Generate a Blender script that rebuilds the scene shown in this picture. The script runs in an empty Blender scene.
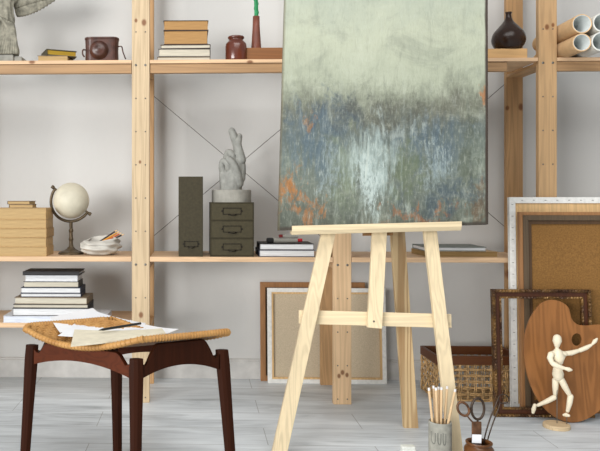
import bpy, bmesh, math, random
from mathutils import Vector, Matrix, noise
random.seed(7)
PI = math.pi
SC = bpy.context.scene
COL = SC.collection

# ------------------------------------------------------------------ camera
F_PX = 691.0; CX = 176.5; CY = 198.8; TH = 0.0298; CAMZ = 0.9056
cam_d = bpy.data.cameras.new('camera'); cam = bpy.data.objects.new('camera', cam_d); COL.objects.link(cam)
cam.location = (0, 0, CAMZ); cam.rotation_euler = (PI/2, 0, TH)
cam_d.sensor_width = 36; cam_d.lens = F_PX/600*36
cam_d.shift_x = (300-CX)/600; cam_d.shift_y = -(225.5-CY)/600
cam_d.clip_start = .05
SC.camera = cam

# ------------------------------------------------------------------ world, lights, exposure
w = bpy.data.worlds.new('world'); SC.world = w; w.use_nodes = True
bg = w.node_tree.nodes['Background']; bg.inputs[0].default_value = (.93, .97, 1.0, 1); bg.inputs[1].default_value = .58
def area(name, loc, target, sx, sy, power, col):
    l = bpy.data.lights.new(name, 'AREA'); l.shape = 'RECTANGLE'; l.size = sx; l.size_y = sy
    l.energy = power; l.color = col
    o = bpy.data.objects.new(name, l); COL.objects.link(o); o.location = loc
    o.rotation_euler = (Vector(target)-Vector(loc)).to_track_quat('-Z', 'Y').to_euler()
    return o
area('window_daylight', (-4.9, -3.6, 1.6), (.9, 3.2, 1.0), 4.4, 2.5, 760, (1.0, .995, .985))
area('added_overhead_fill', (.5, .9, 2.95), (.5, 1.3, 0), 2.6, 1.8, 84, (1.0, .99, .97))  # added fill with no known source, brightens floor and papers
SC.view_settings.view_transform = 'Standard'; SC.view_settings.look = 'None'
SC.view_settings.gamma = 1; SC.view_settings.use_curve_mapping = False
SC.view_settings.exposure = -0.27

# ------------------------------------------------------------------ picture ray -> place
RV = Vector((math.cos(TH), math.sin(TH), 0)); FV = Vector((-math.sin(TH), math.cos(TH), 0))
def ray(px, py): return FV + RV*((px-CX)/F_PX) + Vector((0, 0, (CY-py)/F_PX))
def P(px, py, Y):                       # point on the plane y = Y
    d = ray(px, py); return Vector((0, 0, CAMZ)) + d*(Y/d.y)
def G(px, py, z=0.0):                   # point on the plane z
    d = ray(px, py); return Vector((0, 0, CAMZ)) + d*((z-CAMZ)/d.z)
def PL(px, py, D0, k):                  # point on the leaning plane y = D0 + k z
    d = ray(px, py); t = (D0+k*CAMZ)/(d.y-k*d.z); return Vector((0, 0, CAMZ)) + d*t
def X(px, Y, z=None):
    return P(px, 200, Y).x
def Zp(px, py, Y): return P(px, py, Y).z

# ------------------------------------------------------------------ materials
def lin(c):
    return tuple(((v/255)/12.92 if v/255 <= .04045 else ((v/255+.055)/1.055)**2.4) for v in c[:3]) + (1,)
class Mat:
    def __init__(s, name, rough=.6, spec=.3, metal=0.0):
        s.m = bpy.data.materials.new(name); s.m.use_nodes = True
        s.nt = s.m.node_tree; s.b = s.nt.nodes['Principled BSDF']
        s.b.inputs['Roughness'].default_value = rough
        s.b.inputs['Specular IOR Level'].default_value = spec
        s.b.inputs['Metallic'].default_value = metal
    def n(s, t, **kw):
        x = s.nt.nodes.new(t)
        for k, v in kw.items(): setattr(x, k, v)
        return x
    def l(s, a, b): s.nt.links.new(a, b)
    def put(s, sock, v):
        if isinstance(v, bpy.types.NodeSocket): s.l(v, sock)
        else: sock.default_value = v
    def coord(s, scale=(1, 1, 1), which='Object', loc=(0, 0, 0), rot=(0, 0, 0)):
        tc = s.n('ShaderNodeTexCoord'); mp = s.n('ShaderNodeMapping')
        s.l(tc.outputs[which], mp.inputs[0]); mp.inputs['Scale'].default_value = scale
        mp.inputs['Location'].default_value = loc; mp.inputs['Rotation'].default_value = rot
        return mp.outputs[0]
    def noise(s, vec, scale=5, detail=4, rough=.5, dist=0):
        x = s.n('ShaderNodeTexNoise'); s.l(vec, x.inputs['Vector'])
        x.inputs['Scale'].default_value = scale; x.inputs['Detail'].default_value = detail
        x.inputs['Roughness'].default_value = rough; x.inputs['Distortion'].default_value = dist
        return x.outputs['Fac']
    def math(s, op, a, b=0.0, c=0.0):
        x = s.n('ShaderNodeMath', operation=op)
        s.put(x.inputs[0], a); s.put(x.inputs[1], b); s.put(x.inputs[2], c)
        return x.outputs[0]
    def smooth(s, v, a, b):
        x = s.n('ShaderNodeMapRange', interpolation_type='SMOOTHSTEP'); s.put(x.inputs['Value'], v)
        x.inputs['From Min'].default_value = a; x.inputs['From Max'].default_value = b
        return x.outputs[0]
    def ramp(s, v, stops):
        x = s.n('ShaderNodeValToRGB'); s.l(v, x.inputs[0]); e = x.color_ramp.elements
        while len(e) > 1: e.remove(e[-1])
        e[0].position = stops[0][0]; e[0].color = lin(stops[0][1])
        for p, c in stops[1:]:
            q = e.new(p); q.color = lin(c)
        return x.outputs[0]
    def mix(s, f, a, b, mode='MIX'):
        x = s.n('ShaderNodeMix', data_type='RGBA', blend_type=mode)
        s.put(x.inputs[0], f); s.put(x.inputs[6], a if isinstance(a, bpy.types.NodeSocket) else lin(a))
        s.put(x.inputs[7], b if isinstance(b, bpy.types.NodeSocket) else lin(b)); return x.outputs[2]
    def bump(s, h, strength=.3, dist=.002):
        x = s.n('ShaderNodeBump'); s.l(h, x.inputs['Height'])
        x.inputs['Strength'].default_value = strength; x.inputs['Distance'].default_value = dist
        s.l(x.outputs[0], s.b.inputs['Normal'])
    def color(s, c): s.put(s.b.inputs['Base Color'], c if isinstance(c, bpy.types.NodeSocket) else lin(c)); return s.m
def plain(name, c, rough=.6, var=.10, scale=30, spec=.3, metal=0.0, bump=0):
    m = Mat(name, rough, spec, metal); v = m.coord()
    nz = m.noise(v, scale, 4)
    dk = tuple(x*(1-var) for x in c); lt = tuple(min(255, x*(1+var*.6)) for x in c)
    m.color(m.ramp(nz, [(.3, dk), (.7, lt)]))
    if bump: m.bump(nz, bump, .002)
    return m.m
def wood(name, c, dark=None, axis='Z', rough=.55, grain=1.0, knots=(), knotcol=(112, 66, 36), spec=.3, var=.12, ring=.5):
    """long grain along axis, growth rings from distorted bands, single knots at given points"""
    m = Mat(name, rough, spec)
    dark = dark or tuple(x*.76 for x in c)
    sc = {'X': (.06, 1, 1), 'Y': (1, .06, 1), 'Z': (1, 1, .06)}[axis]
    st_ = {'X': (.045, 1, 1), 'Y': (1, .045, 1), 'Z': (1, 1, .045)}[axis]
    v = m.coord(tuple(q*grain for q in sc))
    n0 = m.noise(m.coord(tuple(q*grain for q in st_), loc=(.3, .7, .1)), 16, 2, .45, .25)
    rings = m.math('SINE', m.math('MULTIPLY', n0, 74))
    n1 = m.noise(m.coord(tuple(q*grain for q in st_)), 70, 4, .6)
    fine = m.noise(v, 260, 3, .6)
    fac = m.math('ADD', m.math('MULTIPLY', m.smooth(rings, -.9, 1.0), ring*.42), m.math('ADD', m.math('MULTIPLY', n1, .45), m.math('MULTIPLY', fine, .15)))
    lt = tuple(min(255, x*(1+var*.5)) for x in c)
    col = m.ramp(fac, [(.22, lt), (.42, c), (.95, dark)])
    big = m.noise(m.coord(), 3.2, 2)
    col = m.mix(m.math('MULTIPLY', m.smooth(big, .35, .75), var*2.2), col, tuple(x*.82 for x in c))
    for (kx, ky, kz, r) in knots:
        tc = m.n('ShaderNodeTexCoord'); sb = m.n('ShaderNodeVectorMath', operation='SUBTRACT')
        m.l(tc.outputs['Object'], sb.inputs[0]); sb.inputs[1].default_value = (kx, ky, kz)
        ml = m.n('ShaderNodeVectorMath', operation='MULTIPLY'); m.l(sb.outputs[0], ml.inputs[0])
        ml.inputs[1].default_value = (1, .5, .72) if axis == 'Z' else (.6, .5, 1)
        ln = m.n('ShaderNodeVectorMath', operation='LENGTH'); m.l(ml.outputs[0], ln.inputs[0])
        f = m.math('SUBTRACT', 1.0, m.smooth(ln.outputs['Value'], r*.45, r*1.15))
        col = m.mix(m.math('MULTIPLY', f, .85), col, knotcol)
    m.color(col); m.bump(fac, .12, .001)
    return m.m

# ------------------------------------------------------------------ object helpers
def tagit(o, label=None, cat=None, group=None, kind=None):
    if label: o['label'] = label
    if cat: o['category'] = cat
    if group: o['group'] = group
    if kind: o['kind'] = kind
    return o
def empty(name, loc, label, cat, group=None, rotz=0.0):
    o = bpy.data.objects.new(name, None); COL.objects.link(o)
    o.location = loc; o.rotation_euler = (0, 0, rotz); o.empty_display_size = .05
    return tagit(o, label, cat, group)
def wmat(o):
    m = Matrix.Identity(4)
    while o is not None:
        m = (Matrix.Translation(o.location) @ o.rotation_euler.to_matrix().to_4x4()) @ m; o = o.parent
    return m
def link(name, bm, mat, parent=None, smooth=False, local=False, bevel=0.0, seg=2):
    """bm in world coordinates (or the parent's when local); becomes ONE mesh object"""
    if not local:
        if parent is not None: bm.transform(wmat(parent).inverted())
    base = None
    if parent is None:
        xs = [v.co for v in bm.verts]
        base = Vector(((min(v.x for v in xs)+max(v.x for v in xs))/2, (min(v.y for v in xs)+max(v.y for v in xs))/2, min(v.z for v in xs)))
        bm.transform(Matrix.Translation(-base))
    bmesh.ops.recalc_face_normals(bm, faces=bm.faces[:])
    me = bpy.data.meshes.new(name); bm.to_mesh(me); bm.free()
    if smooth:
        for p in me.polygons: p.use_smooth = True
    me.materials.append(mat)
    o = bpy.data.objects.new(name, me); COL.objects.link(o)
    if base is not None: o.location = base
    o.parent = parent
    if bevel:
        b = o.modifiers.new('bevel', 'BEVEL'); b.width = bevel; b.segments = seg; b.limit_method = 'ANGLE'; b.angle_limit = R_(35)
    return o
def R_(d): return d*PI/180
def B(): return bmesh.new()
def box(bm, x0, x1, y0, y1, z0, z1, M=None):
    vs = [bm.verts.new((x, y, z)) for z in (z0, z1) for x, y in ((x0, y0), (x1, y0), (x1, y1), (x0, y1))]
    for f in ((0, 1, 2, 3), (4, 5, 6, 7), (0, 1, 5, 4), (1, 2, 6, 5), (2, 3, 7, 6), (3, 0, 4, 7)):
        bm.faces.new([vs[i] for i in f])
    if M is not None:
        for v in vs: v.co = M @ v.co
    return vs
def beam(bm, A, Bp, wd, th, n=(0, -1, 0), w2=None):
    A = Vector(A); Bp = Vector(Bp); d = (Bp-A).normalized(); s = d.cross(Vector(n)).normalized(); t = s.cross(d).normalized()
    w2 = w2 or wd
    vs = []
    for p, ww in ((A, wd), (Bp, w2)):
        for a, b in ((-1, -1), (1, -1), (1, 1), (-1, 1)): vs.append(bm.verts.new(p + s*(a*ww/2) + t*(b*th/2)))
    for f in ((0, 1, 2, 3), (4, 5, 6, 7), (0, 1, 5, 4), (1, 2, 6, 5), (2, 3, 7, 6), (3, 0, 4, 7)):
        bm.faces.new([vs[i] for i in f])
def tube(bm, pts, r, seg=10, caps=True, closed=False, squash=None):
    pts = [Vector(p) for p in pts]; n = len(pts)
    rs = r if isinstance(r, (list, tuple)) else [r]*n
    rings = []; prev = None
    for i, p in enumerate(pts):
        if closed: d = (pts[(i+1) % n]-pts[i-1]).normalized()
        else: d = (pts[min(i+1, n-1)]-pts[max(i-1, 0)]).normalized()
        if prev is None:
            a = Vector((0, 0, 1)) if abs(d.z) < .9 else Vector((1, 0, 0))
            u = d.cross(a).normalized()
        else:
            u = (prev - d*prev.dot(d)).normalized()
        prev = u; v = d.cross(u).normalized()
        rings.append([bm.verts.new(p + (u*math.cos(2*PI*k/seg) + v*math.sin(2*PI*k/seg)*(squash or 1))*rs[i]) for k in range(seg)])
    m = n if closed else n-1
    for i in range(m):
        a, b = rings[i], rings[(i+1) % n]
        for k in range(seg):
            bm.faces.new((a[k], a[(k+1) % seg], b[(k+1) % seg], b[k]))
    if caps and not closed:
        bm.faces.new(rings[0]); bm.faces.new(rings[-1][::-1])
def limb(bm, pts, rs, seg=12):
    """tube with round ends"""
    pts = [Vector(p) for p in pts]; d0 = (pts[0]-pts[1]).normalized(); d1 = (pts[-1]-pts[-2]).normalized()
    a = [pts[0]+d0*rs[0]*math.cos(t) for t in (0.12, .6, 1.1)]; ra = [rs[0]*math.sin(t) for t in (.12, .6, 1.1)]
    b = [pts[-1]+d1*rs[-1]*math.cos(t) for t in (1.1, .6, .12)]; rb = [rs[-1]*math.sin(t) for t in (1.1, .6, .12)]
    tube(bm, a+pts+b, ra+list(rs)+rb, seg)
def lathe(bm, prof, c=(0, 0, 0), seg=32, sx=1, sy=1, M=None):
    """prof: list of (r, z); closed on the axis when r = 0"""
    c = Vector(c); rings = []
    for r, z in prof:
        if r < 1e-6:
            rings.append([bm.verts.new(c+Vector((0, 0, z)))])
        else:
            rings.append([bm.verts.new(c+Vector((r*sx*math.cos(2*PI*k/seg), r*sy*math.sin(2*PI*k/seg), z))) for k in range(seg)])
    for a, b in zip(rings, rings[1:]):
        for k in range(seg):
            k2 = (k+1) % seg
            if len(a) == 1 and len(b) == 1: break
            if len(a) == 1: bm.faces.new((a[0], b[k], b[k2]))
            elif len(b) == 1: bm.faces.new((a[k], a[k2], b[0]))
            else: bm.faces.new((a[k], a[k2], b[k2], b[k]))
    if M is not None:
        for r in rings:
            for v in r: v.co = M @ v.co
def blob(bm, c, rx, ry, rz, rot=None, seg=16, rg=10):
    c = Vector(c); M = (rot.to_4x4() if rot else Matrix.Identity(4))
    bmesh.ops.create_uvsphere(bm, u_segments=seg, v_segments=rg, radius=1, matrix=Matrix.Translation(c) @ M @ Matrix.Diagonal((rx, ry, rz, 1)))
def prism(bm, outline, y0, y1, M=None):
    """outline in (x,z), extruded along y"""
    a = [bm.verts.new((x, y0, z)) for x, z in outline]; b = [bm.verts.new((x, y1, z)) for x, z in outline]
    n = len(outline); bm.faces.new(a); bm.faces.new(b[::-1])
    for i in range(n): bm.faces.new((a[i], a[(i+1) % n], b[(i+1) % n], b[i]))
    if M is not None:
        for v in a+b: v.co = M @ v.co
def remesh(o, vox, sm=3):
    r = o.modifiers.new('remesh', 'REMESH'); r.mode = 'VOXEL'; r.voxel_size = vox; r.use_smooth_shade = True
    s = o.modifiers.new('smooth', 'SMOOTH'); s.iterations = sm; s.factor = .5
    return o
def spline(pts, n=8, closed=False):
    """Catmull-Rom through pts"""
    pts = [Vector(p) for p in pts]; out = []; N = len(pts)
    for i in range(N if closed else N-1):
        if closed: p0, p1, p2, p3 = pts[i-1], pts[i], pts[(i+1) % N], pts[(i+2) % N]
        else: p0, p1, p2, p3 = pts[max(i-1, 0)], pts[i], pts[i+1], pts[min(i+2, N-1)]
        for k in range(n):
            t = k/n
            out.append(.5*((2*p1)+(p2-p0)*t+(2*p0-5*p1+4*p2-p3)*t*t+(3*p1-p0-3*p2+p3)*t**3))
    if not closed: out.append(pts[-1])
    return out

# ------------------------------------------------------------------ setting
Y1 = 3.061; YB = Y1+.3144; YW = Y1+.4383            # front posts, back posts, wall
XP = [-.2505-.89, -.2505, -.2505+.89, -.2505+1.78, -.2505+2.67]
m = Mat('wall_paint', .85, .15); nz = m.noise(m.coord(), 1.1, 3); fz = m.noise(m.coord((1, 1, .4)), 60, 4)
m.color(m.mix(m.math('MULTIPLY', fz, .25), m.ramp(nz, [(.3, (200, 199, 196)), (.7, (209, 208, 205))]), (195, 194, 190))); m.bump(fz, .08, .001)
M_WALL = m.m
bm = B(); box(bm, -2.6, 3.9, YW, YW+.12, 0, 2.9)
tagit(link('wall_back', bm, M_WALL), kind='structure')
M_BASE = plain('baseboard_paint', (196, 194, 190), .5, .05, 20)
bm = B(); zb = Zp(300, 359.5, YW-.014)
prism(bm, [(0, 0), (.014, 0), (.014, zb-.012), (.010, zb-.009), (.010, zb-.004), (.005, zb), (0, zb)], -2.6, 3.9)
for v in bm.verts: v.co = Vector((v.co.y, YW-v.co.x, v.co.z))
tagit(link('baseboard_back', bm, M_BASE), kind='structure')

m = Mat('floor_planks', .42, .35)
br = m.n('ShaderNodeTexBrick', offset=.37, offset_frequency=2)
m.l(m.coord(), br.inputs['Vector'])
br.inputs['Scale'].default_value = 1; br.inputs['Brick Width'].default_value = 1.05; br.inputs['Row Height'].default_value = .19
br.inputs['Mortar Size'].default_value = .0016; br.inputs['Mortar Smooth'].default_value = .3; br.inputs['Bias'].default_value = 0
br.inputs['Color1'].default_value = (0, 0, 0, 1); br.inputs['Color2'].default_value = (1, 1, 1, 1); br.inputs['Mortar'].default_value = (.5, .5, .5, 1)
sep = m.n('ShaderNodeSeparateColor'); m.l(br.outputs['Color'], sep.inputs[0])
g1 = m.noise(m.coord((.16, 1, 1)), 14, 5, .6, .8); g2 = m.noise(m.coord((.05, 1, 1)), 120, 3, .6); g3 = m.noise(m.coord((.35, 1, 1)), 3.0, 4, .6, .5)
f = m.math('ADD', m.math('MULTIPLY', g1, .75), m.math('MULTIPLY', g2, .25))
c = m.ramp(f, [(.30, (146, 152, 155)), (.46, (200, 206, 210)), (.62, (224, 230, 234)), (.8, (234, 239, 242))])
c = m.mix(m.math('MULTIPLY', m.smooth(g3, .42, .68), .45), c, (182, 187, 189))
c = m.mix(m.math('MULTIPLY', sep.outputs[0], .22), c, (190, 194, 195))
c = m.mix(m.math('MULTIPLY', br.outputs['Fac'], .62), c, (108, 105, 100))
m.color(c); m.bump(m.math('SUBTRACT', f, br.outputs['Fac']), .15, .002)
bm = B(); box(bm, -2.6, 3.9, -.8, YW+.12, -.1, 0)
tagit(link('floor', bm, m.m), kind='structure')

# ------------------------------------------------------------------ shelving rack
PINE = (208, 178, 144)
def kn(px, py, Y, r): p = P(px, py, Y); return (p.x-XP[2], p.y-Y1, p.z, r)
M_POST = [wood('pine_post_a', (190, 168, 136), (140, 112, 80), axis='Z', knots=[kn(136, 20.5, Y1, .008), kn(144, 22.5, Y1, .013), kn(140, 162, Y1, .007), kn(141, 315, Y1, .012)]),  # same pine throughout; light falloff across the rack put into the post colours
          wood('pine_post_b', (208, 176, 138), (160, 124, 86), axis='Z', knots=[kn(339, 376, Y1, .009), kn(342.5, 372.5, Y1, .010), kn(347, 375, Y1, .009)]),
          wood('pine_post_c', (182, 148, 108), axis='Z', knots=[kn(547, 27, Y1, .011), kn(553, 25, Y1, .008)])]
M_PBACK = wood('pine_back_post', (178, 140, 98), axis='Z', knots=[kn(521, 107, YB, .015), kn(507.5, 108, YB, .010), kn(509, 274, YB, .02)], ring=.6)
M_SHELF = wood('pine_shelf', (210, 176, 140), axis='X', knots=[kn(32, 62, Y1, .010), kn(250, 62, Y1, .010)])
M_APRON = wood('shaded_pine_apron', (162, 128, 92), (112, 82, 54), axis='X')  # darker than the shelf: shade of the recess put into the colour
M_RAIL = wood('pine_rail', (186, 148, 106), axis='Y')
M_STEEL = plain('dull_steel', (120, 116, 108), .4, .1, 50, .5, .8)
M_WIRE = plain('dark_wire', (84, 80, 74), .4, .1, 50, .5, .5)
PW = .0785; PT = .028
rack = empty('shelving_rack', (XP[2], Y1, 0), 'tall open pine shelving rack with shelves, posts and crossed wires along the wall', 'shelving')
ZT = 1.465; ZTT = ZT+.0575; ZM = .626; ZMT = .648; ZL = Zp(60, 328, Y1); ZLT = Zp(60, 323, Y1)
for i, x in enumerate(XP):
    bm = B(); box(bm, x-PW/2, x+PW/2, Y1, Y1+PT, 0, 2.24)
    post = link('front_post', bm, M_POST[(i-1) % 3 if 0 < i < 4 else 0], rack, bevel=.0022)
    for k in range(15):
        z = .024+.1475*k
        big = k in (4, 10)
        for sx in (-1, 1):
            bm = B(); r = .0055 if big else .0032
            lathe(bm, [(0, 0), (r, 0), (r, .0012), (r*.6, .0022), (0, .0022)], (0, 0, 0), 12)
            bm.transform(Matrix.Translation((x+sx*.021, Y1, z)) @ Matrix.Rotation(PI/2, 4, 'X'))
            if k < 12 and i in (1, 2, 3): link('screw', bm, M_STEEL, post)
            else: bm.free()
    bm = B(); box(bm, x-PW/2, x+PW/2, YB, YB+PT, 0, 2.24)
    link('back_post', bm, M_PBACK, rack, bevel=.0022)
    for z0, z1 in ((1.490, 1.5050), (ZM-.030, ZM), (ZL-.030, ZL)):
        if z1 == ZL and i > 1: continue
        bm = B(); box(bm, x-PW/2, x+PW/2, Y1+PT, YB, z0, z1)
        if z1 > 9:
            for q in range(1, 4): box(bm, x-PW/2-.0015, x-PW/2+.001, Y1+PT+.04+q*.055, Y1+PT+.065+q*.055, z0+.004, z1-.004)
        link('side_rail', bm, M_RAIL, rack, bevel=.0015)
def shelf(i, z0, z1, apron=None, rec=0.0):
    x0 = XP[i]+PW/2+.0015; x1 = XP[i+1]-PW/2-.0015
    bm = B()
    if apron is None:
        box(bm, x0, x1, Y1+.001+rec, YB+PT, z0, z1)
    else:
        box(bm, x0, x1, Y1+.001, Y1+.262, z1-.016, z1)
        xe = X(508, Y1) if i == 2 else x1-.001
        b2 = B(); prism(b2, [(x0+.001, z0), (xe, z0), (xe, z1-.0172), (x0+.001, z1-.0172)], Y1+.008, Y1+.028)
        sh = link('shelf', bm, M_SHELF, rack, bevel=.002); link('apron', b2, M_APRON, sh, bevel=.001)['label'] = 'front apron under the board, shade put into its colour'; return sh
    return link('shelf', bm, M_SHELF, rack, bevel=.002)
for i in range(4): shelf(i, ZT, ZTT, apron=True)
for i in range(3): shelf(i, ZM, ZMT)
shelf(0, ZL, ZLT)
def wire(a, b): 
    bm = B(); tube(bm, [a, b], .0016, 6); link('wire_brace', bm, M_WIRE, rack)
yw = YB+PT+.004
for (cx_, cy_) in ((237, 166), (422, 155.5)):
    s = .84 if cx_ < 300 else .862
    wire(P(cx_-87, cy_-87*s, yw), P(cx_+87, cy_+87*s, yw)); wire(P(cx_-87, cy_+87*s, yw+.004), P(cx_+87, cy_-87*s, yw+.004))

# ------------------------------------------------------------------ books
M_PAGE = [None]*4
def pages_mat(name, c):
    m = Mat(name, .8, .1); v = m.coord((1, 1, 1)); n = m.noise(m.coord((.02, .02, 1)), 700, 2)
    n2 = m.noise(v, 25, 3)
    m.color(m.mix(m.math('MULTIPLY', n2, .35), m.ramp(n, [(.35, tuple(x*.86 for x in c)), (.65, c)]), tuple(x*.84 for x in c)))
    m.bump(n, .2, .001); return m.m
PG_WHITE = pages_mat('white_page_edges', (226, 226, 226)); PG_CREAM = pages_mat('cream_page_edges', (206, 198, 180))
PG_OLD = pages_mat('old_page_edges', (178, 138, 90)); PG_TAN = pages_mat('pale_buff_page_edges', (190, 160, 114)); PG_GILT = pages_mat('gilt_page_edges', (176, 142, 52))
def cov(name, c, rough=.55, var=.12): return plain(name, c, rough, var, 60, .3)
C_BLACK = cov('black_cloth_cover', (42, 40, 40)); C_GREY = cov('charcoal_cover', (72, 70, 68)); C_BROWN = cov('brown_leather_cover', (84, 62, 46))
C_TAUPE = cov('taupe_cover', (122, 106, 86)); C_NAVY = cov('navy_cover', (38, 44, 62)); C_OLIVE = cov('dark_olive_cover', (70, 64, 44)); C_WHITE = cov('white_cover', (214, 216, 220))
C_BUFF = cov('buff_cover', (186, 152, 104)); C_DBR = cov('dark_brown_cover', (66, 48, 38))
def book(loc, w_, d_, h_, rot, spine, cm, pm, label, group=None, ct=.0024, over=.0035, name='book', cat='book'):
    """loc = base centre; w along x, d along y; spine side: back, left, right, front"""
    r = empty(name, loc, label, cat, group, rot)
    sp = {'back': 'y1', 'front': 'y0', 'left': 'x0', 'right': 'x1'}[spine]
    x0, x1, y0, y1 = -w_/2, w_/2, -d_/2, d_/2
    bm = B(); box(bm, x0, x1, y0, y1, 0, ct); box(bm, x0, x1, y0, y1, h_-ct, h_)
    t = ct
    if sp == 'y1': box(bm, x0, x1, y1-t, y1, ct, h_-ct)
    if sp == 'y0': box(bm, x0, x1, y0, y0+t, ct, h_-ct)
    if sp == 'x0': box(bm, x0, x0+t, y0, y1, ct, h_-ct)
    if sp == 'x1': box(bm, x1-t, x1, y0, y1, ct, h_-ct)
    link('cover', bm, cm, r, local=True, bevel=.0008)
    px0, px1, py0, py1 = x0+over, x1-over, y0+over, y1-over
    if sp == 'y1': py1 = y1-t
    if sp == 'y0': py0 = y0+t
    if sp == 'x0': px0 = x0+t
    if sp == 'x1': px1 = x1-t
    bm = B(); box(bm, px0, px1, py0, py1, ct, h_-ct)
    link('pages', bm, pm, r, local=True)
    return r
def bookpx(a, b, Yf, dep, z, h_, rotd, spine, cm, pm, label, group=None, **kw):
    """front edge spans picture columns a..b at distance Yf"""
    x0 = X(a, Yf); x1 = X(b, Yf); r = R_(rotd)
    mid = Vector(((x0+x1)/2, Yf, z)); c = mid + Vector((-math.sin(r), math.cos(r), 0))*dep/2
    return book(c, (x1-x0)/max(.5, math.cos(r)), dep, h_, r, spine, cm, pm, label, group, **kw)
SPX = 1/226.0
# upper shelf, left: two old books under the wing
g = 'old books lying on the left upper shelf'
z = ZTT
bookpx(37.5, 68, 3.085, .13, z, .027, 2, 'back', C_TAUPE, PG_TAN, 'pale buff old book lying under the dark gilt-edged book on the upper shelf', g); z += .027
q0 = Vector((X(46.5, 3.078), 3.078, z)); r_ = R_(24); ww, dd = .138, .118
cB = q0+Vector((math.cos(r_)*ww/2-math.sin(r_)*dd/2, math.sin(r_)*ww/2+math.cos(r_)*dd/2, 0))
book(cB, ww, dd, .029, r_, 'left', C_OLIVE, PG_GILT, 'dark olive old book with gilt edges, uppermost of two beside the winged statue', g, ct=.005)
# upper shelf, middle stack (from the bottom)
g = 'old books stacked on the middle upper shelf'
z = ZTT
for (a, b, hh, cm, pm, rt, lb, dp) in (
    (157, 210.5, 4.2, C_TAUPE, PG_CREAM, 0, 'pale grey-cream book at the very bottom of the upper shelf stack', .22),
    (158.5, 210.5, 8.2, C_GREY, PG_CREAM, 1, 'thick cream-edged book with a dark cover, second from the bottom of the upper shelf stack', .21),
    (160.5, 210.5, 4.2, C_DBR, PG_CREAM, -1, 'thin book with dark covers in the middle of the upper shelf stack', .20),
    (163.5, 208.0, 14.2, C_DBR, PG_OLD, 0, 'thickest brown-edged old book, second from the top of the upper shelf stack', .18),
    (163.5, 208.5, 10.2, C_DBR, PG_OLD, 1, 'yellowed old book with black cover, topmost of the upper shelf stack', .18)):
    bookpx(a, b, 3.09, dp-.02, z, hh*SPX, rt, 'back', cm, pm, lb, g, ct=.0030); z += hh*SPX
# middle shelf, left: buff stack
g = 'buff books stacked at the left end of the middle shelf'
z = ZMT
lbs = ['buff paperback block at the bottom of the cream stack left of the globe', 'buff book second from the bottom of the cream stack left of the globe',
       'buff book in the middle of the cream stack left of the globe', 'buff book second from the top of the cream stack left of the globe',
       'buff book topmost of the cream stack, under two small old booklets']
for k, (a, b, hh) in enumerate(((-12, 46.5, 9.6), (-11, 46, 9.3), (-12, 46.5, 9.3), (-10.5, 46, 9.2), (-12, 46, 11.6))):
    bookpx(a, b, 3.075, .155, z, hh*SPX, (0, .6, -.5, .4, 0)[k], 'right', C_BUFF if k != 2 else cov('pale_tan_cover', (168, 134, 88)), PG_TAN, lbs[k], g, ct=.0016); z += hh*SPX
g = 'small old booklets on the cream stack'
bookpx(9, 33, 3.09, .10, z, 3.6*SPX, 3, 'left', C_TAUPE, PG_TAN, 'small brown-covered booklet lying directly on the cream stack', g, ct=.0014, name='booklet'); z += 3.6*SPX
bookpx(7, 30, 3.095, .09, z, 3.4*SPX, -5, 'left', C_BROWN, PG_TAN, 'small old booklet on top of the other booklet left of the globe', g, ct=.0014, name='booklet')
# lower shelf stack
g = 'books stacked on the lower shelf'
z = ZLT
M_PAPER = plain('white_paper', (236, 236, 238), .7, .03, 10)
r = bookpx(2.6, 106, 3.062, .20, z, 6.6*SPX, 0, 'back', C_WHITE, pages_mat('bluish_white_page_edges', (220, 224, 234)), 'large white sketch pad lying flat under the book stack on the lower shelf', name='sketch_pad', cat='sketch pad', ct=.001); z += 6.6*SPX
for (a, b, hh, Yf, dp, cm, pm, sp, rt, lb) in (
    (12.6, 88.5, 7.6, 3.075, .17, C_BLACK, PG_WHITE, 'right', 1, 'white-edged book with black cover, bottom book on the white sketch pad'),
    (13, 88, 3.8, 3.08, .17, C_BLACK, PG_CREAM, 'right', 0, 'slim black book with ivory edge, second above the white sketch pad'),
    (14.2, 87, 6.8, 3.085, .165, C_TAUPE, PG_CREAM, 'right', -1, 'taupe-covered book with a wide visible top in the lower shelf stack'),
    (20.6, 81, 3.9, 3.10, .14, C_NAVY, PG_WHITE, 'right', 1, 'slim navy-covered book fourth from the top of the lower shelf stack'),
    (20.6, 80.5, 5.8, 3.10, .14, C_NAVY, PG_WHITE, 'right', 0, 'navy book with white edge, third from the top of the lower shelf stack'),
    (23.4, 78.5, 6.0, 3.105, .13, C_GREY, PG_CREAM, 'right', 1, 'charcoal book with ivory edge just under the top block of the lower stack'),
    (24.6, 77.5, 6.4, 3.11, .12, C_WHITE, PG_WHITE, 'right', 0, 'thick white-edged book right under the black album of the lower stack')):
    bookpx(a, b, Yf, dp, z, hh*SPX, rt, sp, cm, pm, lb, g, ct=.0024); z += hh*SPX
bookpx(22.6, 79.5, 3.10, .15, z, 3.9*SPX, 0, 'front', C_BLACK, PG_WHITE, 'black album with a broad black top, topmost on the lower shelf stack', g, ct=.004)
# middle shelf, centre: two white books
g = 'white books under the marker pens'
z = ZMT
bookpx(259, 315, 3.08, .20, z, 6.8*SPX, 0, 'left', C_NAVY, PG_WHITE, 'white-edged book with dark covers, lower of two beside the drawer box', g, ct=.0026); z += 6.8*SPX
bookpx(259.5, 314, 3.085, .19, z, 6.2*SPX, -1, 'left', C_BLACK, PG_WHITE, 'white-edged book with black covers, upper one carrying the marker pens', g, ct=.0026); z2 = z+6.2*SPX
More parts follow.
